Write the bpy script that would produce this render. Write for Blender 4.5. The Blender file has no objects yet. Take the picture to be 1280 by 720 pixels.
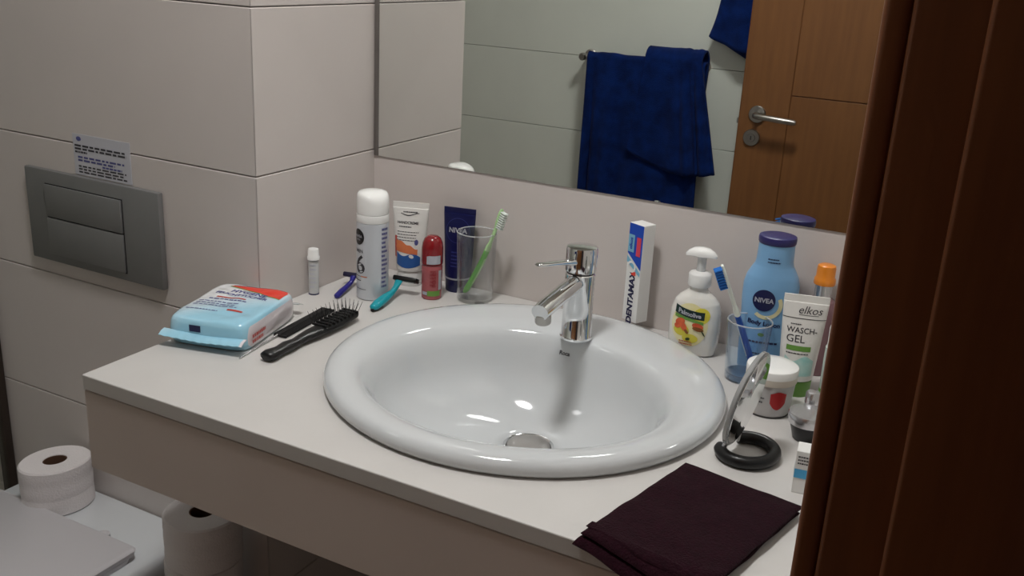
import bpy, bmesh, math, random
from mathutils import Vector, Matrix, noise
from mathutils.bvhtree import BVHTree
random.seed(7)
scene = bpy.context.scene
COL = scene.collection
PI = math.pi

# ------------------------------------------------------------------ camera
def rot_x(a): return Matrix.Rotation(a, 3, 'X')
def rot_z(a): return Matrix.Rotation(a, 3, 'Z')
cam_data = bpy.data.cameras.new('camera')
cam_data.sensor_width = 36.0
cam_data.lens = 36.0 * 1237.4 / 1280.0
cam_data.clip_start = 0.02
cam = bpy.data.objects.new('camera', cam_data)
COL.objects.link(cam)
R = rot_z(math.radians(27.335)) @ rot_x(math.radians(71.284)) @ rot_z(math.radians(3.042))
cam.matrix_world = Matrix.Translation((1.030, -1.431, 1.410)) @ R.to_4x4()
scene.camera = cam

# ------------------------------------------------------------------ world, exposure
world = bpy.data.worlds.new('world')
scene.world = world
world.use_nodes = True
world.node_tree.nodes['Background'].inputs[0].default_value = (0.9, 0.95, 1.0, 1)
world.node_tree.nodes['Background'].inputs[1].default_value = 0.02
vs = scene.view_settings
vs.view_transform = 'Standard'
vs.look = 'None'
vs.gamma = 1.0
vs.use_curve_mapping = False
vs.exposure = 0.0
LAMPS = [(0.40, -0.73, 89.0), (-0.85, -0.90, 7.0)]     # x, y, emission strength of the downlights; second one added to fill the toilet side

# ------------------------------------------------------------------ materials
def s2l(c):
    return tuple((v / 12.92 if v <= 0.04045 else ((v + 0.055) / 1.055) ** 2.4) for v in c)
def rgb(r, g, b): return s2l((r / 255, g / 255, b / 255))

def mat(name, col, rough=0.5, metal=0.0, trans=0.0, ior=1.45, coat=0.0, var=0.0, var_scale=8.0,
        bump=0.0, bump_scale=200.0, spec=0.5, col2=None, sss=0.0, sheen=0.0, emit=None, stretch=None):
    m = bpy.data.materials.new(name)
    m.use_nodes = True
    nt = m.node_tree
    b = nt.nodes['Principled BSDF']
    b.inputs['Base Color'].default_value = (*col, 1)
    b.inputs['Roughness'].default_value = rough
    b.inputs['Metallic'].default_value = metal
    b.inputs['Transmission Weight'].default_value = trans
    b.inputs['IOR'].default_value = ior
    b.inputs['Coat Weight'].default_value = coat
    b.inputs['Coat Roughness'].default_value = 0.06
    b.inputs['Specular IOR Level'].default_value = spec
    if sss:
        b.inputs['Subsurface Weight'].default_value = sss
        b.inputs['Subsurface Radius'].default_value = (0.01, 0.008, 0.006)
        b.inputs['Subsurface Scale'].default_value = 0.5
    if sheen:
        b.inputs['Sheen Weight'].default_value = sheen
    if emit:
        b.inputs['Emission Color'].default_value = (*emit[0], 1)
        b.inputs['Emission Strength'].default_value = emit[1]
    tc = nt.nodes.new('ShaderNodeTexCoord')
    src = tc.outputs['Object']
    if stretch:
        mp = nt.nodes.new('ShaderNodeMapping')
        mp.inputs['Scale'].default_value = stretch
        nt.links.new(src, mp.inputs['Vector'])
        src = mp.outputs['Vector']
    if var or col2:
        n = nt.nodes.new('ShaderNodeTexNoise')
        n.inputs['Scale'].default_value = var_scale
        n.inputs['Detail'].default_value = 6
        nt.links.new(src, n.inputs['Vector'])
        r = nt.nodes.new('ShaderNodeValToRGB')
        r.color_ramp.elements[0].position = 0.3
        r.color_ramp.elements[1].position = 0.7
        c2 = col2 if col2 else tuple(max(0, c * (1 - var)) for c in col)
        r.color_ramp.elements[0].color = (*c2, 1)
        r.color_ramp.elements[1].color = (*col, 1)
        nt.links.new(n.outputs['Fac'], r.inputs['Fac'])
        nt.links.new(r.outputs['Color'], b.inputs['Base Color'])
    if bump:
        n2 = nt.nodes.new('ShaderNodeTexNoise')
        n2.inputs['Scale'].default_value = bump_scale
        n2.inputs['Detail'].default_value = 3
        nt.links.new(src, n2.inputs['Vector'])
        bp = nt.nodes.new('ShaderNodeBump')
        bp.inputs['Strength'].default_value = bump
        bp.inputs['Distance'].default_value = 0.002
        nt.links.new(n2.outputs['Fac'], bp.inputs['Height'])
        nt.links.new(bp.outputs['Normal'], b.inputs['Normal'])
    return m

M = {}
M['tile'] = mat('warm_white_tile', rgb(207, 199, 195), 0.38, var=0.05, var_scale=5, bump=0.05, bump_scale=60)
M['grout'] = mat('grout', rgb(160, 151, 146), 0.8, var=0.1)
M['tile_wall'] = mat('pale_wall_tile', rgb(224, 227, 218), 0.4, var=0.05, var_scale=5)
M['plaster'] = mat('white_plaster', rgb(212, 208, 202), 0.85, var=0.04)
M['floor_tile'] = mat('beige_floor_tile', rgb(176, 166, 156), 0.45, var=0.15, var_scale=6)
M['stone'] = mat('cream_worktop', rgb(203, 200, 197), 0.42, var=0.035, var_scale=14, bump=0.04, bump_scale=120)
M['panel'] = mat('cream_front_panel', rgb(208, 195, 187), 0.45, var=0.04, var_scale=10)
M['shadow_gap'] = mat('dark_gap', rgb(38, 34, 31), 0.9, var=0.1)
M['ceramic'] = mat('white_ceramic', rgb(204, 207, 209), 0.09, coat=0.5, var=0.01)
M['ceramic_toilet'] = mat('toilet_ceramic', rgb(220, 223, 226), 0.12, coat=0.4, var=0.01)
M['lid'] = mat('toilet_lid_plastic', rgb(206, 203, 206), 0.35, var=0.02)
M['chrome'] = mat('chrome', (0.82, 0.83, 0.84), 0.07, 1.0, var=0.03)
M['steel'] = mat('brushed_steel', (0.46, 0.44, 0.41), 0.32, 1.0, var=0.1, var_scale=40)
M['drain'] = mat('drain_metal', (0.40, 0.385, 0.37), 0.5, 0.7, var=0.1)
M['mirror'] = mat('mirror_silver', (0.86, 0.885, 0.865), 0.0, 1.0)
M['edge_grey'] = mat('mirror_edge', rgb(128, 124, 121), 0.35, 0.6, var=0.05)
M['wood'] = mat('oak_veneer', rgb(132, 88, 50), 0.42, col2=rgb(121, 79, 45), var_scale=7, stretch=(9, 9, 0.7), bump=0.06, bump_scale=40)
M['wood_frame'] = mat('dark_door_frame_wood', rgb(122, 74, 42), 0.42, col2=rgb(104, 60, 33), var_scale=7, stretch=(9, 9, 0.7), bump=0.06, bump_scale=40)
M['plate'] = mat('dark_satin_plate', rgb(130, 130, 130), 0.42, 0.35, var=0.05, var_scale=30)
M['plate_gap'] = mat('plate_seam', rgb(30, 30, 30), 0.7, var=0.05)
M['paper'] = mat('notice_paper', rgb(196, 196, 204), 0.35, coat=0.3, var=0.03)
M['ink'] = mat('dark_ink', rgb(58, 56, 62), 0.6, var=0.1)
M['ink_blue'] = mat('blue_ink', rgb(84, 86, 140), 0.6, var=0.1)
M['tissue'] = mat('toilet_tissue', rgb(228, 222, 222), 0.95, var=0.05, bump=0.5, bump_scale=260, sheen=0.1)
M['card'] = mat('brown_cardboard', rgb(98, 70, 52), 0.9, var=0.15, var_scale=40)
M['black'] = mat('black_plastic', rgb(18, 18, 19), 0.35, var=0.2)
M['black_matte'] = mat('black_rubbery', rgb(13, 13, 14), 0.55, var=0.2)
M['white_plastic'] = mat('white_plastic', rgb(232, 232, 230), 0.3, var=0.02)
M['white_cap'] = mat('white_cap', rgb(242, 242, 240), 0.22, coat=0.3, var=0.02)
M['clear_cap'] = mat('frosted_cap', rgb(236, 238, 238), 0.18, trans=0.35, var=0.02)
M['can'] = mat('pale_silver_can', rgb(206, 210, 216), 0.34, 0.25, var=0.03, var_scale=3)
M['navy'] = mat('navy_plastic', rgb(16, 20, 74), 0.33, var=0.12)
M['navy_ink'] = mat('navy_print', rgb(24, 24, 72), 0.4, var=0.1)
M['indigo'] = mat('indigo_cap', rgb(44, 40, 100), 0.4, var=0.08)
M['silver_print'] = mat('silver_print', rgb(188, 190, 200), 0.4, 0.4, var=0.05)
M['ring_print'] = mat('fine_ring_print', rgb(60, 66, 130), 0.4, var=0.05)
M['teal'] = mat('teal_plastic', rgb(16, 150, 164), 0.35, var=0.06)
M['razor_blue'] = mat('blue_razor_plastic', rgb(34, 30, 128), 0.35, var=0.08)
M['razor_dark'] = mat('dark_razor_head', rgb(30, 28, 58), 0.4, var=0.1)
M['red_cap'] = mat('dark_red_cap', rgb(140, 22, 30), 0.2, coat=0.4, trans=0.15, var=0.05)
M['red_body'] = mat('pinkish_red_bottle', rgb(176, 92, 96), 0.25, coat=0.3, trans=0.1, var=0.08, var_scale=30)
M['red_ink'] = mat('red_print', rgb(146, 34, 44), 0.5, var=0.1)
M['green_ink'] = mat('green_print', rgb(104, 150, 66), 0.5, var=0.08)
M['orange_print'] = mat('orange_print', rgb(216, 122, 78), 0.5, var=0.15, var_scale=60)
M['salmon'] = mat('salmon_print', rgb(186, 74, 66), 0.5, var=0.1)
M['blue_print'] = mat('blue_print', rgb(44, 92, 160), 0.45, var=0.1)
M['sky_print'] = mat('sky_blue_print', rgb(126, 186, 214), 0.45, var=0.08)
M['royal'] = mat('royal_blue_print', rgb(22, 74, 186), 0.4, var=0.06)
M['pink_red'] = mat('pink_red_print', rgb(222, 70, 90), 0.45, var=0.06)
M['wipes_red'] = mat('bright_red_print', rgb(226, 62, 46), 0.35, var=0.05)
M['brush_green'] = mat('green_brush_plastic', rgb(122, 202, 92), 0.35, trans=0.1, var=0.05)
M['brush_pale'] = mat('pale_green_plastic', rgb(186, 226, 164), 0.35, var=0.05)
M['brush_white'] = mat('brush_white_plastic', rgb(232, 238, 230), 0.3, var=0.03)
M['bristle_white'] = mat('white_bristles', rgb(226, 234, 228), 0.6, var=0.1, var_scale=300)
M['bristle_blue'] = mat('blue_bristles', rgb(44, 126, 214), 0.6, var=0.1, var_scale=300)
M['brush_blue'] = mat('blue_brush_plastic', rgb(38, 92, 190), 0.35, var=0.05)
M['sky_plastic'] = mat('light_blue_plastic', rgb(80, 170, 222), 0.35, var=0.05)
M['soap'] = mat('creamy_soap_bottle', rgb(228, 226, 220), 0.14, coat=0.5, var=0.03, sss=0.15)
M['soap_clear'] = mat('clear_soap_plastic', rgb(226, 226, 222), 0.08, trans=0.75, ior=1.2)
M['label_yellow'] = mat('pale_yellow_label', rgb(226, 216, 146), 0.4, col2=rgb(232, 226, 196), var_scale=45)
M['yellow'] = mat('yellow_print', rgb(218, 206, 70), 0.45, var=0.1)
M['label_green'] = mat('dark_green_label', rgb(16, 44, 42), 0.4, var=0.1)
M['flower'] = mat('coral_print', rgb(222, 108, 60), 0.5, col2=rgb(190, 70, 44), var_scale=90)
M['almond'] = mat('brown_print', rgb(142, 84, 36), 0.5, var=0.2, var_scale=80)
M['leaf'] = mat('dark_leaf_print', rgb(50, 70, 40), 0.5, var=0.1)
M['lotion'] = mat('light_blue_bottle', rgb(124, 172, 214), 0.36, coat=0.2, var=0.04, var_scale=6)
M['jar_body'] = mat('pearl_jar_body', rgb(186, 184, 184), 0.3, 0.3, var=0.03)
M['jar_beige'] = mat('beige_lid_band', rgb(206, 198, 186), 0.35, var=0.03)
M['jar_base'] = mat('jar_dark_base', rgb(70, 68, 68), 0.4, var=0.05)
M['heart_red'] = mat('heart_red_print', rgb(176, 32, 34), 0.4, var=0.1)
M['tube_white'] = mat('white_tube', rgb(224, 222, 218), 0.34, var=0.02)
M['teal_print'] = mat('pale_teal_print', rgb(150, 200, 196), 0.45, col2=rgb(196, 218, 212), var_scale=60)
M['orange_cap'] = mat('orange_cap', rgb(232, 138, 40), 0.28, coat=0.3, var=0.05)
M['rose_body'] = mat('rose_bottle', rgb(150, 112, 118), 0.2, trans=0.3, var=0.05)
M['silver'] = mat('silver_plastic', (0.66, 0.66, 0.68), 0.25, 0.9, var=0.04)
M['mint_body'] = mat('mint_white_bottle', rgb(214, 228, 220), 0.25, trans=0.2, var=0.04)
M['mirror_small'] = mat('small_mirror_glass', (0.84, 0.85, 0.86), 0.02, 1.0)
M['acrylic'] = mat('clear_acrylic_rim', (0.9, 0.92, 0.93), 0.06, trans=0.7, ior=1.4)
M['plum'] = mat('plum_terry', rgb(38, 11, 22), 0.95, col2=rgb(28, 7, 15), var_scale=120, spec=0.1, bump=1.0, bump_scale=420, sheen=0.04)
M['terry_blue'] = mat('royal_blue_terry', rgb(14, 42, 106), 0.95, col2=rgb(8, 26, 72), var_scale=22, spec=0.1, bump=1.0, bump_scale=300, sheen=0.05)
M['profile'] = mat('dark_bronze_profile', rgb(66, 56, 50), 0.45, 0.3, var=0.1)
M['lamp'] = None

def thin_glass(name, tint, edge=0.55):
    m = bpy.data.materials.new(name); m.use_nodes = True
    nt = m.node_tree; nt.nodes.clear()
    out = nt.nodes.new('ShaderNodeOutputMaterial'); mx = nt.nodes.new('ShaderNodeMixShader')
    tr = nt.nodes.new('ShaderNodeBsdfTransparent'); gl = nt.nodes.new('ShaderNodeBsdfGlossy'); lw = nt.nodes.new('ShaderNodeLayerWeight')
    tr.inputs[0].default_value = (*tint, 1); gl.inputs['Roughness'].default_value = 0.02; gl.inputs[0].default_value = (0.9, 0.92, 0.93, 1)
    lw.inputs['Blend'].default_value = edge
    pw = nt.nodes.new('ShaderNodeMath'); pw.operation = 'POWER'; pw.inputs[1].default_value = 3.0
    ad = nt.nodes.new('ShaderNodeMath'); ad.operation = 'MULTIPLY_ADD'; ad.inputs[1].default_value = 0.75; ad.inputs[2].default_value = 0.035
    nt.links.new(lw.outputs['Facing'], pw.inputs[0]); nt.links.new(pw.outputs[0], ad.inputs[0]); nt.links.new(ad.outputs[0], mx.inputs[0])
    nt.links.new(tr.outputs[0], mx.inputs[1]); nt.links.new(gl.outputs[0], mx.inputs[2]); nt.links.new(mx.outputs[0], out.inputs[0])
    return m
M['glass'] = thin_glass('clear_glass', (0.965, 0.97, 0.97))
M['glass_blue'] = thin_glass('bluish_glass', (0.90, 0.94, 0.975))
M['glass_screen'] = thin_glass('screen_glass', (0.93, 0.96, 0.945), 0.4)
M['glass_base'] = mat('thick_glass_base', rgb(120, 160, 196), 0.08, trans=0.6, coat=0.3)

# ------------------------------------------------------------------ geometry helpers
def finish(o, smooth, angle=40):
    if smooth:
        me = o.data
        for p in me.polygons: p.use_smooth = True
        bm = bmesh.new(); bm.from_mesh(me)
        lim = math.radians(angle)
        for e in bm.edges:
            if len(e.link_faces) == 2 and e.calc_face_angle(0) > lim: e.smooth = False
        bm.to_mesh(me); bm.free()

def obj(name, verts, faces, m, parent=None, smooth=True, loc=None, rot=None, recalc=True, angle=40):
    me = bpy.data.meshes.new(name)
    me.from_pydata([tuple(v) for v in verts], [], faces)
    if recalc:
        bm = bmesh.new(); bm.from_mesh(me)
        bmesh.ops.recalc_face_normals(bm, faces=bm.faces)
        bm.to_mesh(me); bm.free()
    me.materials.append(m)
    o = bpy.data.objects.new(name, me)
    COL.objects.link(o)
    if parent: o.parent = parent
    if loc: o.location = loc
    if rot: o.rotation_euler = rot
    finish(o, smooth, angle)
    return o

def tag(o, label=None, cat=None, group=None, kind=None):
    if label: o['label'] = label
    if cat: o['category'] = cat
    if group: o['group'] = group
    if kind: o['kind'] = kind
    return o

def thing(name, label, cat, loc=(0, 0, 0), rz=0.0, group=None):
    o = bpy.data.objects.new(name, None)
    o.empty_display_size = 0.03
    COL.objects.link(o)
    o.location = loc
    o.rotation_euler = (0, 0, rz)
    return tag(o, label, cat, group)

def setting(name, o=None, label=None):
    if o is None:
        o = bpy.data.objects.new(name, None); COL.objects.link(o)
    o['kind'] = 'structure'
    if label: o['label'] = label
    return o

def box_geo(x0, x1, y0, y1, z0, z1, bev=0.0, seg=1):
    bm = bmesh.new()
    bmesh.ops.create_cube(bm, size=1)
    for v in bm.verts:
        v.co = Vector((x0 + (v.co.x + .5) * (x1 - x0), y0 + (v.co.y + .5) * (y1 - y0), z0 + (v.co.z + .5) * (z1 - z0)))
    if bev:
        bmesh.ops.bevel(bm, geom=bm.edges[:], offset=bev, segments=seg, profile=0.5, affect='EDGES')
    bm.verts.index_update()
    vs_ = [v.co.copy() for v in bm.verts]; fs = [[v.index for v in f.verts] for f in bm.faces]
    bm.free()
    return vs_, fs

def box(name, x0, x1, y0, y1, z0, z1, m, parent=None, bev=0.0, seg=1, smooth=False, loc=None, rot=None):
    v, f = box_geo(x0, x1, y0, y1, z0, z1, bev, seg)
    return obj(name, v, f, m, parent, smooth or seg > 1, loc, rot)

def lathe_geo(prof, seg=40, sx=1.0, sy=1.0, closed=False):
    """prof: (r, z) list; closed -> last joins first (ring); else ends with r=0 are capped to a point."""
    V, F = [], []
    rings = []
    for r, z in prof:
        if r <= 1e-6:
            rings.append([len(V)]); V.append((0, 0, z))
        else:
            rings.append(list(range(len(V), len(V) + seg)))
            for k in range(seg):
                a = 2 * PI * k / seg
                V.append((r * math.cos(a) * sx, r * math.sin(a) * sy, z))
    n = len(rings)
    for i in range(n if closed else n - 1):
        A, B = rings[i], rings[(i + 1) % n]
        for k in range(seg):
            k2 = (k + 1) % seg
            if len(A) == 1 and len(B) == 1: continue
            if len(A) == 1: F.append([A[0], B[k], B[k2]])
            elif len(B) == 1: F.append([A[k], A[k2], B[0]])
            else: F.append([A[k], A[k2], B[k2], B[k]])
    return V, F

def lathe(name, prof, m, parent=None, seg=40, sx=1.0, sy=1.0, closed=False, loc=None, rot=None, angle=40):
    V, F = lathe_geo(prof, seg, sx, sy, closed)
    return obj(name, V, F, m, parent, True, loc, rot, angle=angle)

def ring_loft(rings, cap0=True, cap1=True):
    V, F = [], []
    n = len(rings[0])
    for r in rings: V += [tuple(p) for p in r]
    for i in range(len(rings) - 1):
        for k in range(n):
            k2 = (k + 1) % n
            F.append([i * n + k, i * n + k2, (i + 1) * n + k2, (i + 1) * n + k])
    if cap0: F.append(list(range(n))[::-1])
    if cap1: F.append(list(range((len(rings) - 1) * n, len(rings) * n)))
    return V, F

def superring(z, rx, ry, n, seg=48, cx=0.0, cy=0.0):
    pts = []
    for k in range(seg):
        a = 2 * PI * k / seg
        c, s = math.cos(a), math.sin(a)
        pts.append((cx + rx * math.copysign(abs(c) ** (2 / n), c), cy + ry * math.copysign(abs(s) ** (2 / n), s), z))
    return pts

class Loft:
    """upright body of stacked superellipse sections (z, rx, ry, n); knows its own front surface for print."""
    def __init__(self, secs, sub=6):
        self.secs = []
        for i in range(len(secs) - 1):
            a, b = secs[i], secs[i + 1]
            for k in range(sub):
                t = k / sub
                self.secs.append(tuple(a[j] + (b[j] - a[j]) * t for j in range(4)))
        self.secs.append(secs[-1])
    def build(self, name, m, parent, seg=48, loc=None, rot=None, angle=40):
        V, F = ring_loft([superring(*s, seg=seg) for s in self.secs])
        return obj(name, V, F, m, parent, True, loc, rot, angle=angle)
    def at(self, z):
        S = self.secs
        if z <= S[0][0]: return S[0]
        for a, b in zip(S, S[1:]):
            if z <= b[0]:
                t = (z - a[0]) / max(1e-9, b[0] - a[0])
                return tuple(a[j] + (b[j] - a[j]) * t for j in range(4))
        return S[-1]
    def front(self, off=0.0005):
        def f(x, z):
            _, rx, ry, n = self.at(z)
            q = min(0.98, abs(x) / rx)
            return (x, -ry * (1 - q ** n) ** (1 / n) - off, z)
        return f

def wrap(r, off=0.0005):            # print wrapped around an upright cylinder, centred on -y
    def f(x, z):
        a = x / r
        return ((r + off) * math.sin(a), -(r + off) * math.cos(a), z)
    return f
def flat_y(y): return lambda x, z: (x, y, z)
def flat_z(z): return lambda x, y: (x, y, z)

def s_band(x0, x1, lo, hi, nx=14, nz=3):
    V, F = [], []
    for i in range(nx + 1):
        x = x0 + (x1 - x0) * i / nx
        a = lo(x) if callable(lo) else lo
        b = hi(x) if callable(hi) else hi
        for j in range(nz + 1): V.append((x, a + (b - a) * j / nz))
    w = nz + 1
    for i in range(nx):
        for j in range(nz): F.append([i * w + j, (i + 1) * w + j, (i + 1) * w + j + 1, i * w + j + 1])
    return V, F
def s_disc(cx, cz, rx, rz=None, seg=28, rot=0.0, rings=3):
    rz = rz or rx
    V, F = [(cx, cz)], []
    for q in range(1, rings + 1):
        for k in range(seg):
            a = 2 * PI * k / seg
            x, y = rx * q / rings * math.cos(a), rz * q / rings * math.sin(a)
            V.append((cx + x * math.cos(rot) - y * math.sin(rot), cz + x * math.sin(rot) + y * math.cos(rot)))
    for k in range(seg): F.append([0, 1 + k, 1 + (k + 1) % seg])
    for q in range(1, rings):
        for k in range(seg):
            a, b = 1 + (q - 1) * seg, 1 + q * seg
            F.append([a + k, b + k, b + (k + 1) % seg, a + (k + 1) % seg])
    return V, F
def s_ring(cx, cz, r0, r1, seg=32, a0=0.0, a1=2 * PI):
    V, F = [], []
    for k in range(seg + 1):
        a = a0 + (a1 - a0) * k / seg
        V += [(cx + r0 * math.cos(a), cz + r0 * math.sin(a)), (cx + r1 * math.cos(a), cz + r1 * math.sin(a))]
    for k in range(seg): F.append([2 * k, 2 * k + 1, 2 * k + 3, 2 * k + 2])
    return V, F
def s_text(txt, size, cx, cz, rot=0.0, bold=0.0, sx=1.0, shear=0.0):
    cu = bpy.data.curves.new('lettering', 'FONT')
    cu.body = txt; cu.size = size; cu.align_x = 'CENTER'; cu.align_y = 'CENTER'
    cu.offset = bold * size; cu.resolution_u = 3; cu.shear = shear
    o = bpy.data.objects.new('lettering', cu)
    COL.objects.link(o)
    dg = bpy.context.evaluated_depsgraph_get()
    me = bpy.data.meshes.new_from_object(o.evaluated_get(dg))
    c, s = math.cos(rot), math.sin(rot)
    V = [(cx + v.co.x * sx * c - v.co.y * s, cz + v.co.x * sx * s + v.co.y * c) for v in me.vertices]
    F = [list(p.vertices) for p in me.polygons]
    bpy.data.objects.remove(o); bpy.data.curves.remove(cu); bpy.data.meshes.remove(me)
    return V, F
def s_lines(x0, x1, z, n, pitch, h, seed=0, ragged=0.35):
    """rows of tiny print, too small to read in the photo"""
    rr = random.Random(seed)
    out = []
    for i in range(n):
        x, end = x0, x1 - rr.random() * ragged * (x1 - x0)
        while x < end:
            w = (x1 - x0) * rr.uniform(0.05, 0.14)
            out.append(s_band(x, min(end, x + w), z - i * pitch - h, z - i * pitch, 1, 1))
            x += w + (x1 - x0) * 0.025
    return out

def decal(name, shapes, surf, m, parent, rot=None):
    if isinstance(shapes, tuple): shapes = [shapes]
    V, F = [], []
    for v, f in shapes:
        o = len(V)
        V += [surf(a, b) for a, b in v]
        F += [[i + o for i in q] for q in f]
    o = obj(name, V, F, m, parent, False, rot=rot, recalc=False)
    if 'print' in name or 'lines' in name: o['kind'] = 'stuff'      # tiny print, too small to pick apart
    return o

def tube_geo(path, radii, seg=12, flat=1.0, up=Vector((0, 0, 1))):
    """tube along points; radii scalar or per-point; flat squashes along 'up'."""
    P = [Vector(p) for p in path]
    n = len(P)
    if not hasattr(radii, '__len__'): radii = [radii] * n
    rings = []
    for i, p in enumerate(P):
        t = (P[min(n - 1, i + 1)] - P[max(0, i - 1)]).normalized()
        side = t.cross(up)
        if side.length < 1e-4: side = t.cross(Vector((1, 0, 0)))
        side.normalize()
        u2 = side.cross(t).normalized()
        r = radii[i]
        rw, rh = r if hasattr(r, '__len__') else (r, r * flat)
        rings.append([p + side * rw * math.cos(2 * PI * k / seg) + u2 * rh * math.sin(2 * PI * k / seg) for k in range(seg)])
    return ring_loft(rings)
def tube(name, path, radii, m, parent=None, seg=12, flat=1.0, up=Vector((0, 0, 1))):
    V, F = tube_geo(path, radii, seg, flat, up)
    return obj(name, V, F, m, parent, True, angle=60)

def bez(p0, p1, p2, n=12):
    p0, p1, p2 = Vector(p0), Vector(p1), Vector(p2)
    return [p0 * (1 - t) ** 2 + p1 * 2 * t * (1 - t) + p2 * t * t for t in [i / n for i in range(n + 1)]]

def join_geo(parts):
    V, F = [], []
    for v, f in parts:
        o = len(V); V += list(v); F += [[i + o for i in q] for q in f]
    return V, F

# ------------------------------------------------------------------ the room
ZC = 0.85                 # worktop height
XR = 0.968                # right wall (with the doorway)
YF = -0.305               # front of the boxed-out cistern wall
YO = -1.76                # opposite wall
XL = -1.55                # far left wall
H = 2.40
T = 0.012                 # tile thickness
G = 0.0008                # half joint

def course_list(z_ref, pitch, z0, z1):
    k = math.floor((z0 - z_ref) / pitch)
    out = []
    while z_ref + k * pitch < z1 - 0.004:
        a, b = max(z0, z_ref + k * pitch), min(z1, z_ref + (k + 1) * pitch)
        if b - a > 0.01: out.append((a, b))
        k += 1
    return out

TILE_MESH = {}
def tile(w, h, axis, m, mitre=0):
    """shared slab mesh: axis 'y' faces -y/+y, 'x' faces +x/-x; origin at its middle"""
    key = (round(w, 4), round(h, 4), axis, m.name, mitre)
    if key not in TILE_MESH:
        if axis == 'y': v, f = box_geo(-w / 2, w / 2, -T / 2, T / 2, -h / 2, h / 2, 0.0012)
        else: v, f = box_geo(-T / 2, T / 2, -w / 2, w / 2, -h / 2, h / 2, 0.0012)
        if mitre and axis == 'y': v = [Vector((q.x - T, q.y, q.z)) if q.x > w / 2 - 0.002 and q.y > 0 else q for q in v]
        if mitre and axis == 'x': v = [Vector((q.x, q.y + T, q.z)) if q.y < -w / 2 + 0.002 and q.x < 0 else q for q in v]
        me = bpy.data.meshes.new('tile'); me.from_pydata([tuple(q) for q in v], [], f); me.materials.append(m)
        TILE_MESH[key] = me
    return TILE_MESH[key]
def lay(parent, axis, a0, a1, pos, courses, cuts, m, mitre=False):
    xs = [a0] + [c for c in cuts if a0 < c < a1] + [a1]
    for z0, z1 in courses:
        for p, q in zip(xs, xs[1:]):
            o = bpy.data.objects.new('tile', tile(q - p - 2 * G, z1 - z0 - 2 * G, axis, m, int(mitre and (q == a1 if axis == 'y' else p == a0))))
            COL.objects.link(o); o.parent = parent
            mid = (p + q) / 2
            o.location = (mid, pos, (z0 + z1) / 2) if axis == 'y' else (pos, mid, (z0 + z1) / 2)

C1 = course_list(1.066, 0.25, 0.0, H)
C2 = course_list(1.086, 0.258, 0.0, H)
# mirror wall: tile faces flush with y = 0
w = setting('wall_back', box('wall_back', 0.0, XR, T - 0.001, 0.12, 0, H, M['grout']))
lay(w, 'y', -0.003, XR, T / 2, C1, [], M['tile'])
# boxed-out wall that hides the cistern, facing the room
w = setting('wall_cistern_front', box('wall_cistern_front', XL, -T, YF + T - 0.001, 0.12, 0, H, M['grout']))
lay(w, 'y', XL, 0.0005, YF + T / 2, C1, [-0.78], M['tile'], True)
w = setting('wall_cistern_side', box('wall_cistern_side', -0.06, -T + 0.001, YF + T, 0.0, 0, H, M['grout']))
lay(w, 'x', YF - 0.0005, 0.002, -T / 2, C1, [], M['tile'], True)
# opposite wall, seen in the mirror
w = setting('wall_front', box('wall_front', XL, XR, YO - 0.12, YO - T + 0.001, 0, H, M['grout']))
lay(w, 'y', XL, XR, YO - T / 2, C2, [-1.1, 0.52], M['tile_wall'])
w = setting('wall_left', box('wall_left', XL - 0.12, XL - T + 0.001, YO, YF, 0, H, M['grout']))
lay(w, 'x', YO, YF, XL - T / 2, C1, [-1.0], M['tile'])
# right wall with the doorway the photo is taken from
DY0, DY1, DH = -1.68, -0.92, 2.04
w = setting('wall_right')
box('wall_section', XR, XR + 0.14, DY1 + 0.03, 0.12, 0, H, M['plaster'], w)
box('wall_section', XR, XR + 0.14, YO - 0.12, DY0 - 0.03, 0, H, M['plaster'], w)
box('wall_section', XR, XR + 0.14, DY0 - 0.03, DY1 + 0.03, DH + 0.03, H, M['plaster'], w)
setting('ceiling', box('ceiling', XL - 0.12, XR + 0.14, YO - 0.12, 0.12, H, H + 0.08, M['plaster']))
fl = setting('floor', box('floor', XL - 0.12, XR + 1.2, YO - 0.12, 0.12, -0.08, -0.008, M['grout']))
fv, ff = box_geo(-0.2238, 0.2238, -0.2238, 0.2238, -0.008, 0.0, 0.0012)
fme = bpy.data.meshes.new('tile'); fme.from_pydata([tuple(q) for q in fv], [], ff); fme.materials.append(M['floor_tile'])
for i in range(5):
    for j in range(4):
        o = bpy.data.objects.new('tile', fme); COL.objects.link(o); o.parent = fl
        o.location = (XL + 0.225 + 0.45 * i + (0.05 if i == 9 else 0), YO + 0.225 + 0.45 * j - 0.02, 0)

# door frame (the dark slab at the right of the photo is its near jamb)
fr = setting('trim_1', None, 'dark brown wooden door frame at the right edge')
for y0, y1, sgn in ((DY1, DY1 + 0.03, 1), (DY0 - 0.03, DY0, -1)):
    box('jamb', XR, XR + 0.14, y0, y1, 0, DH + 0.03, M['wood_frame'], fr, 0.003, 3)
    s0, s1 = (DY1 - 0.012, DY1) if sgn > 0 else (DY0, DY0 + 0.012)
    box('door_stop', XR + 0.034, XR + 0.14, s0, s1, 0, DH, M['wood_frame'], fr, 0.003, 3)
    a0, a1 = (DY1 + 0.004, DY1 + 0.074) if sgn > 0 else (DY0 - 0.058, DY0 - 0.004)
    box('architrave', XR - 0.014, XR, a0, a1, 0, DH + 0.07, M['wood_frame'], fr, 0.004, 3)
box('head_jamb', XR, XR + 0.14, DY0, DY1, DH, DH + 0.03, M['wood_frame'], fr, 0.003, 3)
box('head_architrave', XR - 0.014, XR, DY0 - 0.05, DY1 + 0.07, DH + 0.004, DH + 0.07, M['wood_frame'], fr, 0.004, 3)

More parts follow.
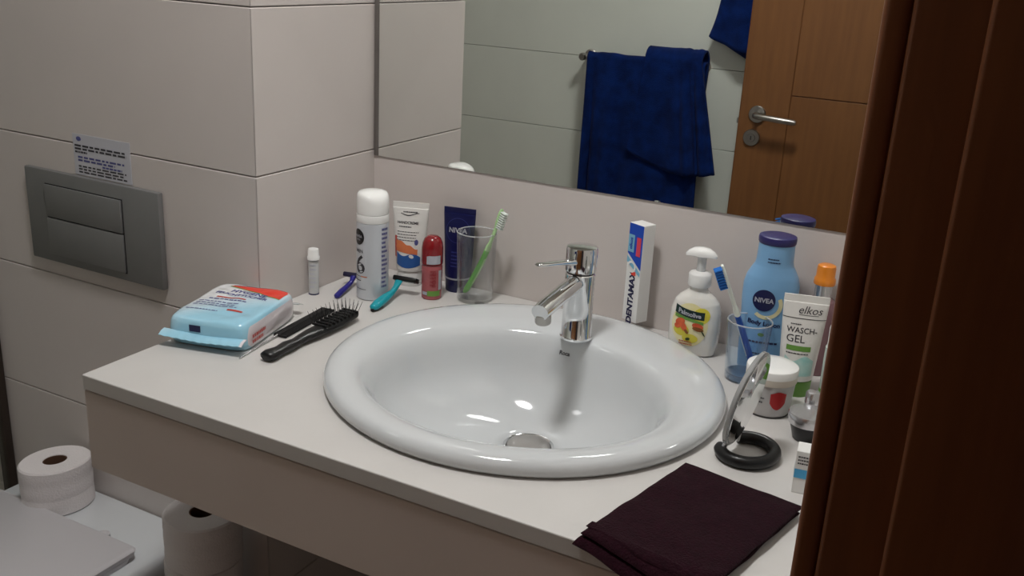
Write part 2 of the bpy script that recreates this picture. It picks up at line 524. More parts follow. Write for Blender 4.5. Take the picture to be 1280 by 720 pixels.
# door leaf, open flat towards the opposite wall, reflected in the mirror
dr = setting('door_1', None, 'oak veneer door with steel lever handle, reflected in the mirror')
LX0, LX1, LY0, LY1 = 0.212, 0.938, -1.662, -1.624
box('core', LX0 + 0.002, LX1 - 0.002, LY0 + 0.004, LY1 - 0.004, 0.01, 2.028, M['wood_frame'], dr)
for ya, yb in ((LY1 - 0.004, LY1), (LY0, LY0 + 0.004)):
    box('stile', LX0, 0.3615, ya, yb, 0.008, 2.03, M['wood'], dr, 0.001)
    box('stile', 0.80, LX1, ya, yb, 0.008, 2.03, M['wood'], dr, 0.001)
    zz = [0.008, 0.5435, 1.0435, 1.5435, 2.03]
    for a, b in zip(zz, zz[1:]):
        box('panel', 0.3635, 0.798, ya, yb, a + 0.0015, b - 0.0015, M['wood'], dr, 0.001)
box('edge_strip', LX0 - 0.001, LX0 + 0.002, LY0, LY1, 0.008, 2.03, M['wood'], dr)
for sgn, yf in ((1, LY1), (-1, LY0)):
    hd = lathe('handle', [(0, 0), (0.026, 0), (0.026, 0.006), (0.024, 0.008), (0, 0.008)], M['steel'], dr, 32, loc=(0.268, yf, 0.978), rot=(-sgn * PI / 2, 0, 0))
    V, F = tube_geo([(0.268, yf + sgn * 0.004, 0.978), (0.268, yf + sgn * 0.03, 0.978), (0.271, yf + sgn * 0.042, 0.978), (0.280, yf + sgn * 0.05, 0.978), (0.30, yf + sgn * 0.052, 0.977), (0.39, yf + sgn * 0.052, 0.972), (0.398, yf + sgn * 0.052, 0.972)], [0.0085, 0.0085, 0.009, 0.009, 0.009, 0.009, 0.006], 14)
    lv = obj('lever', V, F, M['steel'], dr)
    es = lathe('keyhole_rose', [(0, 0), (0.026, 0), (0.026, 0.005), (0.024, 0.008), (0.013, 0.008), (0.012, 0.011), (0, 0.011)], M['steel'], dr, 32, loc=(0.259, yf, 0.905), rot=(-sgn * PI / 2, 0, 0))
    box('keyhole', 0.2575, 0.2605, yf + sgn * 0.0108, yf + sgn * 0.0118, 0.899, 0.911, M['plate_gap'], dr)
box('latch', LX0 - 0.010, LX0, -1.650, -1.637, 0.942, 0.958, M['steel'], dr, 0.002, 2)

# ceiling downlights: the main one and an added, unseen fill
def downlight(x, y, strength, label):
    t = thing('ceiling_light', label, 'light', (x, y, H), 0, 'recessed ceiling downlights')
    m = mat('lamp_glow', (1, 1, 1), 0.5, emit=((1.0, 0.99, 0.972), strength))
    lathe('diffuser', [(0, -0.006), (0.128, -0.006), (0.129, -0.002), (0, -0.002)], m, t, 40)
    lathe('trim_ring', [(0.130, -0.0005), (0.150, -0.0005), (0.149, -0.006), (0.140, -0.011), (0.131, -0.009)], M['white_plastic'], t, 40, closed=True)
LN = ['round ceiling downlight above the washbasin', 'added fill downlight above the shower side, out of view']
for (x, y, s), l in zip(LAMPS, LN): downlight(x, y, s, l)

# ------------------------------------------------------------------ mirror
mr = thing('wall_mirror', 'large frameless mirror on the wall above the washbasin', 'mirror', (0, 0, 1.056))
MT = 2.05 - 1.056
box('mirror_glass', 0.011, XR - 0.002, -0.0024, -0.0018, 0.0, MT, M['mirror'], mr)
box('backing', 0.004, XR - 0.002, -0.0017, -0.0003, 0.001, MT, M['shadow_gap'], mr)
box('edge_strip', 0.0015, 0.0108, -0.0040, -0.0003, 0.0, MT, M['edge_grey'], mr, 0.0015, 2)

# ------------------------------------------------------------------ vanity
BX, BY = 0.476, -0.310              # basin centre
van = thing('vanity_counter', 'cream washstand worktop with deep front panel', 'counter', (0, 0, 0))
def worktop():
    bm = bmesh.new()
    out = [(-0.024, YF - 0.0015), (-0.024, -0.624), (XR - 0.001, -0.624), (XR - 0.001, -0.001), (0.001, -0.001), (0.001, YF - 0.0015)]
    ov = [bm.verts.new((x, y, 0.85)) for x, y in out]
    es = [bm.edges.new((ov[i], ov[(i + 1) % len(ov)])) for i in range(len(ov))]
    iv = [bm.verts.new((BX + 0.25 * math.cos(2 * PI * k / 56), BY + 0.238 * math.sin(2 * PI * k / 56), 0.85)) for k in range(56)]
    es += [bm.edges.new((iv[i], iv[(i + 1) % 56])) for i in range(56)]
    bmesh.ops.triangle_fill(bm, use_beauty=True, use_dissolve=False, edges=es)
    for f in list(bm.faces):
        c = f.calc_center_median()
        if ((c.x - BX) / 0.249) ** 2 + ((c.y - BY) / 0.237) ** 2 < 0.98: bm.faces.remove(f)
    r = bmesh.ops.extrude_face_region(bm, geom=bm.faces[:])
    for e in r['geom']:
        if isinstance(e, bmesh.types.BMVert): e.co.z -= 0.0215
    bmesh.ops.recalc_face_normals(bm, faces=bm.faces)
    bm.verts.index_update()
    V = [v.co.copy() for v in bm.verts]; F = [[v.index for v in f.verts] for f in bm.faces]
    bm.free()
    return V, F
V, F = worktop()
wt = obj('worktop', V, F, M['stone'], van, False)
bv = wt.modifiers.new('bevel', 'BEVEL'); bv.width = 0.0015; bv.segments = 2; bv.limit_method = 'ANGLE'; bv.angle_limit = math.radians(60)
box('front_panel', -0.024, XR - 0.001, -0.6225, -0.604, 0.710, 0.8265, M['panel'], van, 0.001)
box('side_panel', -0.024, -0.006, -0.6035, YF - 0.002, 0.710, 0.8265, M['panel'], van, 0.001)
box('shadow_strip', -0.022, XR - 0.001, -0.619, -0.604, 0.8266, 0.8284, M['shadow_gap'], van)

# ------------------------------------------------------------------ washbasin
def basin():
    seg = 72
    rows = [  # z, a, b, cy offset
        (0.8505, 0.266, 0.257, 0.0), (0.8525, 0.2715, 0.2625, 0.0), (0.857, 0.2745, 0.2655, 0.0), (0.863, 0.2745, 0.2655, 0.0), (0.8685, 0.2715, 0.2625, 0.0),
        (0.8722, 0.2655, 0.2565, 0.0), (0.8736, 0.257, 0.248, 0.0), (0.8732, 0.247, 0.236, -0.002), (0.8718, 0.239, 0.224, -0.007),
        (0.8702, 0.231, 0.211, -0.015), (0.8682, 0.2235, 0.200, -0.021), (0.8650, 0.217, 0.1915, -0.0245),
        (0.8600, 0.2115, 0.186, -0.026), (0.852, 0.206, 0.1815, -0.026), (0.835, 0.197, 0.1745, -0.025), (0.812, 0.192, 0.166, -0.022),
        (0.790, 0.172, 0.150, -0.017), (0.770, 0.146, 0.129, -0.010), (0.755, 0.115, 0.103, -0.002), (0.7465, 0.082, 0.074, 0.014),
        (0.7415, 0.055, 0.052, 0.024), (0.739, 0.036, 0.036, 0.028), (0.730, 0.033, 0.033, 0.028), (0.717, 0.033, 0.033, 0.028)]
    rings = []
    for z, a, b, dy in rows:
        rings.append([(a * math.cos(2 * PI * k / seg), dy + b * math.sin(2 * PI * k / seg), z - ZC) for k in range(seg)])
    # underside shell so that the bowl has thickness
    for z, a, b, dy in [(0.705, 0.045, 0.045, 0.028), (0.715, 0.075, 0.070, 0.018), (0.735, 0.125, 0.112, 0.0), (0.765, 0.168, 0.148, -0.010), (0.80, 0.200, 0.174, -0.017), (0.835, 0.220, 0.196, -0.020), (0.8502, 0.226, 0.205, -0.015)]:
        rings.append([(a * math.cos(2 * PI * k / seg), dy + b * math.sin(2 * PI * k / seg), z - ZC) for k in range(seg)])
    V, F = ring_loft(rings, False, False)
    n = len(rings)
    for k in range(seg):
        k2 = (k + 1) % seg
        F.append([(n - 1) * seg + k, (n - 1) * seg + k2, k2, k])
    return V, F, rows
bs = thing('washbasin', 'white oval ceramic washbasin set into the cream worktop', 'sink', (BX, BY, ZC))
V, F, ROWS = basin()
obj('bowl', V, F, M['ceramic'], bs, angle=80)
lathe('drain_plug', [(0, 0.0095), (0.012, 0.0088), (0.022, 0.0068), (0.029, 0.0035), (0.0312, 0.0010), (0.0305, -0.003), (0.0, -0.004)], M['drain'], bs, 40, loc=(0, 0.028, 0.7405 - ZC))
lathe('drain_ring', [(0.0322, 0.0), (0.036, 0.0), (0.0365, 0.002), (0.033, 0.001)], M['chrome'], bs, 40, closed=True, loc=(0, 0.028, 0.7395 - ZC))
def bowl_back(x, z):           # inner back wall of the bowl
    for (z1, a1, b1, d1), (z0, a0, b0, d0) in zip(ROWS[10:], ROWS[11:]):
        if z0 <= z <= z1:
            t = (z - z0) / (z1 - z0)
            a, b, d = a0 + (a1 - a0) * t, b0 + (b1 - b0) * t, d0 + (d1 - d0) * t
            return (x, d + b * math.sqrt(max(0, 1 - (x / a) ** 2)) - 0.0006, z - ZC)
    return (x, 0.15, z - ZC)
decal('maker_mark', [s_text('Roca', 0.0085, -0.008, 0.8400, 0, 0.03)], bowl_back, M['ink'], bs)

# ------------------------------------------------------------------ mixer tap
tp = thing('mixer_tap', 'chrome single-lever mixer tap on the back of the washbasin', 'tap', (0.480, -0.150, 0.8672))
lathe('body', [(0, 0), (0.0245, 0), (0.0245, 0.003), (0.0228, 0.005), (0.0222, 0.05), (0.0222, 0.100), (0.0205, 0.102), (0, 0.102)], M['chrome'], tp, 40)
lathe('cartridge_cap', [(0, 0.103), (0.0205, 0.103), (0.0232, 0.106), (0.0236, 0.138), (0.0225, 0.1415), (0.016, 0.1432), (0, 0.1438)], M['chrome'], tp, 40)
lathe('seam_ring', [(0, 0.1015), (0.0208, 0.1015), (0.0208, 0.1035), (0, 0.1035)], M['black'], tp, 40)
sp = bez((0, -0.010, 0.090), (0, -0.06, 0.087), (0, -0.130, 0.077), 8)
V, F = tube_geo(sp, [(0.0135, 0.0125)] * 8 + [(0.0128, 0.0115)], 18)
spo = obj('spout', V, F, M['chrome'], tp, angle=50)
V, F = lathe_geo([(0, -0.009), (0.0105, -0.009), (0.0115, -0.007), (0.0115, 0.004), (0, 0.004)], 24)
obj('aerator', V, F, M['steel'], spo, loc=(0, -0.119, 0.0675), rot=(0.12, 0, 0))
lp = [(-0.004, -0.018, 0.122), (-0.008, -0.030, 0.1235), (-0.015, -0.052, 0.1262), (-0.022, -0.075, 0.1290), (-0.0262, -0.088, 0.1305), (-0.0275, -0.092, 0.1308)]
tube('lever', lp, [(0.0095, 0.006), (0.0085, 0.0045), (0.0078, 0.0034), (0.0074, 0.003), (0.0070, 0.0027), (0.004, 0.0015)], M['chrome'], tp, 14)

# ------------------------------------------------------------------ toilet, flush plate, notice
def dring(z, hw, yb, ys, yf, seg=24, r=0.03):
    """D outline: straight back with small corners, round front (towards -y)"""
    pts = []
    for k in range(7):
        a = PI / 2 - k * PI / 12
        pts.append((hw - r + r * math.cos(a), yb - r + r * math.sin(a), z))
    for k in range(seg + 1):
        a = -PI * k / seg
        pts.append((hw * math.cos(a), ys + (ys - yf) * math.sin(a), z))
    for k in range(7):
        a = PI - k * PI / 12
        pts.append((-hw + r + r * math.cos(a), yb - r + r * math.sin(a), z))
    return pts
wc = thing('toilet', 'white ceramic toilet with closed lid under the flush plate', 'toilet', (-0.364, YF, 0))
WZ = 0.392
rings = [dring(0.0, 0.13, -0.004, -0.25, -0.40), dring(0.02, 0.135, -0.004, -0.25, -0.41), dring(0.18, 0.15, -0.004, -0.28, -0.46), dring(0.30, 0.19, -0.004, -0.32, -0.54),
         dring(0.355, 0.206, -0.003, -0.33, -0.565), dring(0.378, 0.210, -0.003, -0.33, -0.57), dring(0.388, 0.207, -0.004, -0.33, -0.567), dring(WZ, 0.200, -0.008, -0.33, -0.56)]
V, F = ring_loft(rings)
obj('pan', V, F, M['ceramic_toilet'], wc, angle=50)
V, F = ring_loft([dring(WZ + 0.001, 0.178, -0.128, -0.33, -0.555, r=0.02), dring(WZ + 0.010, 0.180, -0.126, -0.33, -0.558, r=0.02)])
obj('seat', V, F, M['lid'], wc, angle=50)
V, F = ring_loft([dring(WZ + 0.0115, 0.181, -0.122, -0.33, -0.560, r=0.012), dring(WZ + 0.0205, 0.183, -0.120, -0.33, -0.562, r=0.012), dring(WZ + 0.0240, 0.180, -0.123, -0.33, -0.559, r=0.012)])
obj('lid', V, F, M['lid'], wc, angle=50)
for sx in (-1, 1):
    V, F = lathe_geo([(0, 0), (0.012, 0), (0.012, 0.008), (0.009, 0.010), (0, 0.010)], 20)
    obj('hinge', V, F, M['lid'], wc, loc=(sx * 0.08, -0.108, WZ))

fp = thing('flush_plate', 'dark grey dual flush plate on the tiled wall', 'flush plate', (-0.362, YF, 0.929))
V, F = box_geo(-0.163, 0.163, -0.012, -0.0005, -0.0835, 0.0835, 0.003, 2)
obj('plate_body', V, F, M['plate'], fp)
box('recess', -0.1105, 0.0795, -0.0126, -0.0121, -0.0700, 0.0600, M['plate_gap'], fp)
V, F = box_geo(-0.1090, 0.0780, -0.0165, -0.0120, 0.0012, 0.0585, 0.0012, 2)
obj('button', V, F, M['plate'], fp)
V, F = box_geo(-0.1090, 0.0780, -0.0165, -0.0120, -0.0685, -0.0010, 0.0012, 2)
obj('button', V, F, M['plate'], fp)

nt_ = thing('notice', 'small printed notice taped above the flush plate', 'notice', (-0.336, YF, 1.0135))
obj('sheet', *box_geo(-0.068, 0.068, -0.0012, -0.0003, 0.0, 0.070), M['paper'], nt_, False)
surf = flat_y(-0.0015)
decal('heading_lines', s_lines(-0.064, 0.060, 0.052, 2, 0.0055, 0.0032, 1, 0.1) + s_lines(-0.064, -0.02, 0.041, 1, 0.005, 0.0032, 2), surf, M['ink'], nt_)
decal('blue_lines', s_lines(-0.058, 0.060, 0.0325, 2, 0.0055, 0.0032, 3, 0.25) + s_lines(0.0, 0.06, 0.0215, 1, 0.0055, 0.003, 5), surf, M['ink_blue'], nt_)
decal('small_lines', s_lines(-0.058, 0.062, 0.0165, 3, 0.005, 0.0026, 4, 0.2), surf, M['ink'], nt_)
decal('emblem', [s_disc(-0.053, 0.062, 0.006, 0.004)], surf, M['ink_blue'], nt_)

# shower screen edge at the far left
ss = thing('shower_screen', 'shower screen with dark vertical edge profile beside the toilet', 'shower screen', (-0.678, YF, 0))
box('wall_profile', -0.012, 0.012, -0.018, -0.001, 0.0, 2.0, M['profile'], ss, 0.002, 2)
box('glass_pane', -0.004, 0.004, -0.75, -0.0185, 0.01, 1.99, M['glass_screen'], ss)

# ------------------------------------------------------------------ toilet rolls
def toilet_roll(loc, rz, label, group, sx=1.0, sy=1.0, r=0.062, h=0.098, tilt=(0, 0)):
    t = thing('toilet_roll', label, 'toilet paper', loc, rz, group)
    t.rotation_euler = (tilt[0], tilt[1], rz)
    prof = [(0.021, 0.002), (r - 0.003, 0.0), (r, 0.003)]
    for q, dr in ((0.2, 0.0), (0.34, -0.0005), (0.36, -0.0008), (0.38, -0.0002), (0.6, 0.0002), (0.74, -0.0004), (0.76, 0.0003), (0.9, 0.0)):
        prof.append((r + dr, h * q))
    prof += [(r, h - 0.003), (r - 0.003, h), (0.045, h - 0.0005), (0.034, h), (0.021, h - 0.001)]
    lathe('paper', prof, M['tissue'], t, 56, sx, sy, closed=True)
    lathe('core', [(0.0208, 0.001), (0.0208, h - 0.002), (0.0190, h - 0.002), (0.0190, 0.001)], M['card'], t, 32, sx, sy, closed=True)
    return t
toilet_roll((-0.442, -0.378, WZ + 0.0005), 1.25, 'white toilet roll standing on the left corner of the toilet', None, 1.03, 0.84, 0.062, 0.092)
for k, nm in enumerate(('lowest', 'second from the bottom', 'third from the bottom', 'fourth from the bottom', 'just below the topmost', 'topmost')):
    toilet_roll((-0.060 + (0.003 if k % 2 else 0), -0.396, 0.0858 * k), 0.5 + k, 'white toilet roll, %s of the stack under the counter' % nm, 'stacked toilet rolls beside the toilet', 1.0, 1.0, 0.063, 0.0856)

# ------------------------------------------------------------------ things on the worktop, left of the basin
# packet of wipes
def wipes():
    t = thing('wipes_packet', 'light blue plastic packet of wet wipes overhanging the worktop corner', 'wipes', (0.0225, -0.386, ZC), math.radians(14))
    W, L, h = 0.064, 0.084, 0.043
    seg = 64
    rings = []
    prof = [(0.0008, 0.92), (0.003, 0.97), (0.010, 0.995), (0.022, 1.0), (0.034, 0.985), (0.0395, 0.955), (0.042, 0.92)] + [(0.0425 + 0.0022 * (1 - q * q), 0.9 * q) for q in (0.98, 0.92, 0.85, 0.76, 0.66, 0.55, 0.44, 0.33, 0.22, 0.11, 0.02)]
    for z, k in prof:
        n = 8
        ring = superring(z, W * k, L * k, n, seg)
        rings.append([(x + 0.0010 * noise.noise(Vector((x * 60, y * 60, z * 60))), y + 0.0012 * noise.noise(Vector((x * 50 + 9, y * 60, z * 40))), max(0.0005, z + (0.0022 * noise.noise(Vector((x * 45, y * 45, 3))) if z > 0.01 else 0))) for x, y, z in ring])
    V, F = ring_loft(rings)
    # white back corner fading into light blue towards the front end; white lower sides: the film's own print
    m = bpy.data.materials.new('wipes_film'); m.use_nodes = True
    nt = m.node_tree; b = nt.nodes['Principled BSDF']
    b.inputs['Roughness'].default_value = 0.16; b.inputs['Coat Weight'].default_value = 0.6
    tc = nt.nodes.new('ShaderNodeTexCoord'); sep = nt.nodes.new('ShaderNodeSeparateXYZ')
    nt.links.new(tc.outputs['Object'], sep.inputs[0])
    ma = nt.nodes.new('ShaderNodeMath'); ma.operation = 'MULTIPLY_ADD'; ma.inputs[1].default_value = 0.9
    nt.links.new(sep.outputs['X'], ma.inputs[0])
    neg = nt.nodes.new('ShaderNodeMath'); neg.operation = 'MULTIPLY'; neg.inputs[1].default_value = -1.0
    nt.links.new(sep.outputs['Y'], neg.inputs[0]); nt.links.new(neg.outputs[0], ma.inputs[2])
    mr_ = nt.nodes.new('ShaderNodeMapRange'); mr_.inputs['From Min'].default_value = -0.050; mr_.inputs['From Max'].default_value = 0.05
    nt.links.new(ma.outputs[0], mr_.inputs['Value'])
    rp = nt.nodes.new('ShaderNodeValToRGB')
    rp.color_ramp.elements[0].color = (*rgb(236, 238, 240), 1); rp.color_ramp.elements[1].color = (*rgb(158, 210, 232), 1)
    nt.links.new(mr_.outputs[0], rp.inputs[0])
    ns = nt.nodes.new('ShaderNodeTexNoise'); ns.inputs['Scale'].default_value = 40
    nt.links.new(tc.outputs['Object'], ns.inputs['Vector'])
    bp = nt.nodes.new('ShaderNodeBump'); bp.inputs['Strength'].default_value = 0.35; bp.inputs['Distance'].default_value = 0.004
    nt.links.new(ns.outputs['Fac'], bp.inputs['Height']); nt.links.new(bp.outputs[0], b.inputs['Normal'])
    gt = nt.nodes.new('ShaderNodeMath'); gt.operation = 'GREATER_THAN'; gt.inputs[1].default_value = 0.0612
    nt.links.new(sep.outputs['X'], gt.inputs[0])
    lt = nt.nodes.new('ShaderNodeMath'); lt.operation = 'LESS_THAN'; lt.inputs[1].default_value = 0.036
    nt.links.new(sep.outputs['Z'], lt.inputs[0])
    an = nt.nodes.new('ShaderNodeMath'); an.operation = 'MULTIPLY'
    nt.links.new(gt.outputs[0], an.inputs[0]); nt.links.new(lt.outputs[0], an.inputs[1])
    mx = nt.nodes.new('ShaderNodeMix'); mx.data_type = 'RGBA'
    nt.links.new(an.outputs[0], mx.inputs['Factor']); nt.links.new(rp.outputs[0], mx.inputs['A']); mx.inputs['B'].default_value = (*rgb(226, 218, 222), 1)
    nt.links.new(mx.outputs['Result'], b.inputs['Base Color'])
    obj('film', V, F, m, t, angle=70)
    tree = BVHTree.FromPolygons([Vector(v) for v in V], F)
    # crimped ends
    for s in (-1, 1):
        V, F = [], []
        nx = 36
        for i in range(nx + 1):
            x = -W * 1.02 + 2.04 * W * i / nx
            for j, (dy, z) in enumerate(((0.0, 0.020), (0.008, 0.019), (0.016, 0.015), (0.016, 0.0143), (0.008, 0.0175), (0.0, 0.0185))):
                V.append((x, s * (L * 0.985 + dy), z + 0.0005 * math.sin(i * 1.7) * (dy / 0.016) + (0.006 * abs(i / nx - .5) * (1 if s < 0 else 0.3))))
        for i in range(nx):
            for j in range(5): F.append([i * 6 + j, (i + 1) * 6 + j, (i + 1) * 6 + j + 1, i * 6 + j + 1])
            F.append([i * 6 + 5, (i + 1) * 6 + 5, (i + 1) * 6, i * 6])
        F += [[0, 1, 2, 3, 4, 5], [nx * 6 + j for j in range(5, -1, -1)]]
        obj('end_seal', V, F, m if s < 0 else M['clear_cap'], t)
    def top(x, y, off=0.0005):
        hit = tree.ray_cast(Vector((x, y, 0.2)), Vector((0, 0, -1)))
        return (x, y, (hit[0].z if hit[0] else 0.03) + off)
    lo = lambda x: 0.064 - 0.30 * (x + 0.040)
    hi = lambda x: 0.064 + 0.013 * math.sin(min(1.0, (x + 0.040) / 0.070) * PI / 2) - 0.05 * (x + 0.040)
    decal('red_band', [s_band(-0.040, 0.057, lo, hi, 24, 5)], top, M['wipes_red'], t)
    decal('navy_edge', [s_band(-0.036, 0.057, lambda x: hi(x), lambda x: hi(x) + 0.0028, 24, 1)], top, M['navy_ink'], t)
    decal('green_edge', [s_band(-0.040, 0.057, lambda x: lo(x) - 0.0022, lo, 24, 1)], top, M['green_ink'], t)
    decal('heading', [s_text('HYGIENE', 0.0150, 0.004, 0.040, -0.10, 0.03), s_text('FEUCHTTÜCHER', 0.0115, -0.002, 0.0265, -0.06, 0.03)], top, M['ink_blue'], t)
    decal('subheading', [s_band(-0.034, 0.014, 0.0085, 0.013, 8, 1)], top, M['salmon'], t)
    decal('small_print', s_lines(-0.042, 0.022, 0.004, 1, 0.006, 0.0035, 11, 0.1) + s_lines(-0.052, 0.02, -0.008, 3, 0.0085, 0.003, 12, 0.2) + s_lines(-0.052, 0.0, -0.044, 1, 0.0085, 0.0025, 13, 0.1), top, M['ink_blue'], t)
    decal('red_mark', [s_band(0.010, 0.034, -0.040, lambda x: -0.034 + 0.06 * (x - 0.034), 8, 1)], top, M['salmon'], t)
    fr_ = lambda x, z: (x, -(L + 0.0012), z)
    decal('end_mark', [s_band(-0.024, -0.006, 0.024, 0.034, 4, 2)], lambda x, z: (x, -(L * 0.988 + 0.0016), z), M['navy_ink'], t)
    sd = lambda y, z: (W + 0.0016, y, z)
    decal('side_print', [s_text('WIPES', 0.013, -0.045, 0.016, 0, 0.01)] if False else s_lines(-0.066, -0.025, 0.024, 2, 0.008, 0.005, 14), sd, M['salmon'], t)
wipes()

# tail comb
def comb():
    t = thing('tail_comb', 'black tail comb with thin pale metal handle beside the wipes', 'comb', (0.0945, -0.36, ZC), math.radians(6))
    box('spine', -0.008, 0.003, -0.015, 0.118, 0.0006, 0.0052, M['black_matte'], t, 0.0015, 2)
    teeth = []
    for i in range(46):
        y = -0.009 + 0.0027 * i
        teeth.append(box_geo(0.0028, 0.0145, y - 0.0009, y + 0.0009, 0.0012, 0.0042))
    teeth.append(box_geo(0.0028, 0.0145, 0.1145, 0.118, 0.0010, 0.0046))
    teeth.append(box_geo(0.0028, 0.0145, -0.015, -0.0115, 0.0010, 0.0046))
    V, F = join_geo(teeth)
    tag(obj('teeth', V, F, M['black_matte'], t, False), kind='stuff')
    tube('tail', [(-0.001, -0.012, 0.0028), (-0.001, -0.024, 0.0026), (0.000, -0.06, 0.0020), (0.002, -0.106, 0.0014), (0.002, -0.110, 0.0013)], [0.0024, 0.0015, 0.0013, 0.0011, 0.0004], M['silver'], t, 8)
comb()

# hairbrush
def hairbrush():
    t = thing('hairbrush', 'black vented hairbrush lying bristles up by the basin', 'brush', (0.1435, -0.36, ZC), math.radians(1))
    hp = [(0, -0.097, 0.008), (0, -0.094, 0.008), (0, -0.086, 0.0085), (0.0, -0.068, 0.0075), (0, -0.050, 0.0085), (0, -0.032, 0.008), (0, -0.014, 0.0095), (0, 0.004, 0.010), (0, 0.02, 0.010)]
    hr = [(0.007, 0.005), (0.0115, 0.0072), (0.0125, 0.0078), (0.0098, 0.0070), (0.0112, 0.0076), (0.0085, 0.0068), (0.0095, 0.0072), (0.0125, 0.0072), (0.014, 0.0068)]
    tube('handle', hp, hr, M['black'], t, 16)
    bp = [(0, 0.018, 0.0100), (0, 0.035, 0.0098), (0, 0.06, 0.0102), (0, 0.085, 0.0108), (0, 0.105, 0.0112), (0, 0.112, 0.0112), (0, 0.115, 0.0112)]
    tube('head', bp, [(0.0135, 0.0066), (0.0150, 0.0068), (0.0155, 0.0070), (0.0152, 0.0070), (0.0132, 0.0066), (0.009, 0.005), (0.004, 0.003)], M['black_matte'], t, 16)
    for i in range(9):
        y = 0.026 + 0.0096 * i
        box('rib', -0.0145, 0.0145, y - 0.0016, y + 0.0016, 0.0150, 0.0192, M['black_matte'], t, 0.0008)
    pins = []
    rr = random.Random(3)
    for i in range(9):
        y = 0.026 + 0.0096 * i
        for j in range(6):
            x = -0.0135 + 0.0054 * j
            tip = (x * 1.5 + rr.uniform(-.001, .001), y + (i - 4) * 0.0007 + rr.uniform(-.001, .001), 0.0355)
            pins.append(tube_geo([(x, y, 0.017), tip], [0.0005, 0.0003], 5, up=Vector((0, 1, 0))))
    V, F = join_geo(pins)
    tag(obj('bristles', V, F, M['black'], t), kind='stuff')
hairbrush()

# lip balm stick
t = thing('lip_balm', 'small clear capped lip balm tube standing by the tiled corner', 'lip balm', (0.0145, -0.190, ZC), math.radians(30))
lathe('tube', [(0, 0.0005), (0.0082, 0.0005), (0.0084, 0.002), (0.0084, 0.058), (0.0078, 0.0592), (0, 0.0592)], M['clear_cap'], t, 28)
lathe('dark_ring', [(0, 0.0592), (0.0086, 0.0592), (0.0086, 0.0606), (0, 0.0606)], M['navy'], t, 28)
lathe('cap', [(0, 0.0607), (0.0104, 0.0607), (0.0106, 0.066), (0.0092, 0.068), (0.0092, 0.0765), (0.0080, 0.079), (0, 0.0796)], M['white_cap'], t, 28)
lathe('base_ring', [(0, 0.0), (0.0088, 0.0), (0.0088, 0.0022), (0, 0.0022)], M['navy'], t, 28)
decal('print', s_lines(-0.006, 0.006, 0.054, 6, 0.0075, 0.0035, 21), wrap(0.0084), M['silver_print'], t)

# disposable razor lying with its head raised
def razor(name, label, handle_end, head_c, mh, mhead, lady=False):
    a, b = Vector(handle_end), Vector(head_c)
    d = (b - a); L = math.hypot(d.x, d.y)
    rz = math.atan2(d.y, d.x) - PI / 2
    t = thing(name, label, 'razor', (a.x, a.y, ZC), rz)
    zt = head_c[2] - ZC
    if lady:
        path = [(0, 0.0, 0.0062), (0, 0.004, 0.0066), (0, 0.02, 0.0085), (0, 0.045, 0.0105), (0, L * 0.72, 0.012), (0, L * 0.86, 0.0175), (0, L * 0.95, 0.0235), (0, L, zt)]
        rad = [(0.004, 0.0035), (0.0075, 0.0058), (0.0092, 0.0066), (0.0085, 0.0062), (0.0052, 0.0048), (0.0050, 0.0042), (0.0065, 0.0035), (0.0075, 0.003)]
        tube('handle', path, rad, mh, t, 14)
        tube('grip_pad', [(0, -0.0015, 0.0032), (0, 0.006, 0.0034), (0, 0.022, 0.0040), (0, 0.034, 0.0046)], [(0.003, 0.0020), (0.0068, 0.0030), (0.0076, 0.0032), (0.004, 0.002)], M['black_matte'], t, 12)
        hw, hy, tilt = 0.0215, 0.0085, -0.45
    else:
        path = [(0, 0.0, 0.0042), (0, 0.003, 0.0046), (0, L * 0.35, 0.007), (0, L * 0.7, 0.0085), (0, L * 0.9, 0.0115), (0, L, zt)]
        rad = [(0.003, 0.003), (0.0052, 0.0042), (0.0056, 0.0044), (0.0046, 0.0040), (0.0038, 0.0035), (0.0060, 0.0030)]
        tube('handle', path, rad, mh, t, 12)
        hw, hy, tilt = 0.0195, 0.0055, -0.35
    hx = 0.010 if lady else 0.0
    hd = box('head', -hw, hw, -hy, hy, -0.0042, 0.0042, mhead, t, 0.002, 2, loc=(hx, L + 0.004, zt + 0.001), rot=(tilt, 0, 0))
    for k in range(2):
        box('blade', -hw + 0.003, hw - 0.003, -hy + 0.003 + 0.0045 * k, -hy + 0.0036 + 0.0045 * k, -0.0050, -0.0040, M['silver'], hd)
    return t
razor('disposable_razor', 'dark blue disposable razor behind the hairbrush', (0.061, -0.190, ZC), (0.044, -0.120, ZC + 0.018), M['razor_blue'], M['razor_dark'])
razor('turquoise_razor', 'turquoise and black razor lying in front of the white tube', (0.146, -0.205, ZC), (0.1315, -0.108, ZC + 0.026), M['teal'], M['black'], True)

# shaving can
t = thing('shaving_can', 'tall pale silver shaving gel can with white cap', 'can', (0.100, -0.142, ZC), math.radians(34))
lathe('can_body', [(0, 0.001), (0.0235, 0.0), (0.0262, 0.0015), (0.0266, 0.004), (0.0266, 0.128), (0.0262, 0.131), (0, 0.131)], M['can'], t, 48)
lathe('cap_collar', [(0, 0.1315), (0.0262, 0.1315), (0.0266, 0.133), (0.0266, 0.1435), (0.0260, 0.1445), (0, 0.1445)], M['white_plastic'], t, 48)
V, F = lathe_geo([(0, 0.145), (0.0258, 0.145), (0.0262, 0.147), (0.0262, 0.172), (0.0252, 0.1775), (0.0225, 0.1805), (0.015, 0.1825), (0, 0.183)], 48)
V = [(x, y, z - (0.010 * max(0.0, (x * 0.5 - y * 0.87) / 0.026) ** 2 if z > 0.17 else 0.0)) for x, y, z in V]
obj('cap', V, F, M['white_cap'], t)
sf = wrap(0.0266)
cl = -0.026
decal('round_badge', [s_disc(cl, 0.108, 0.0125, 0.0135)], sf, M['black'], t)
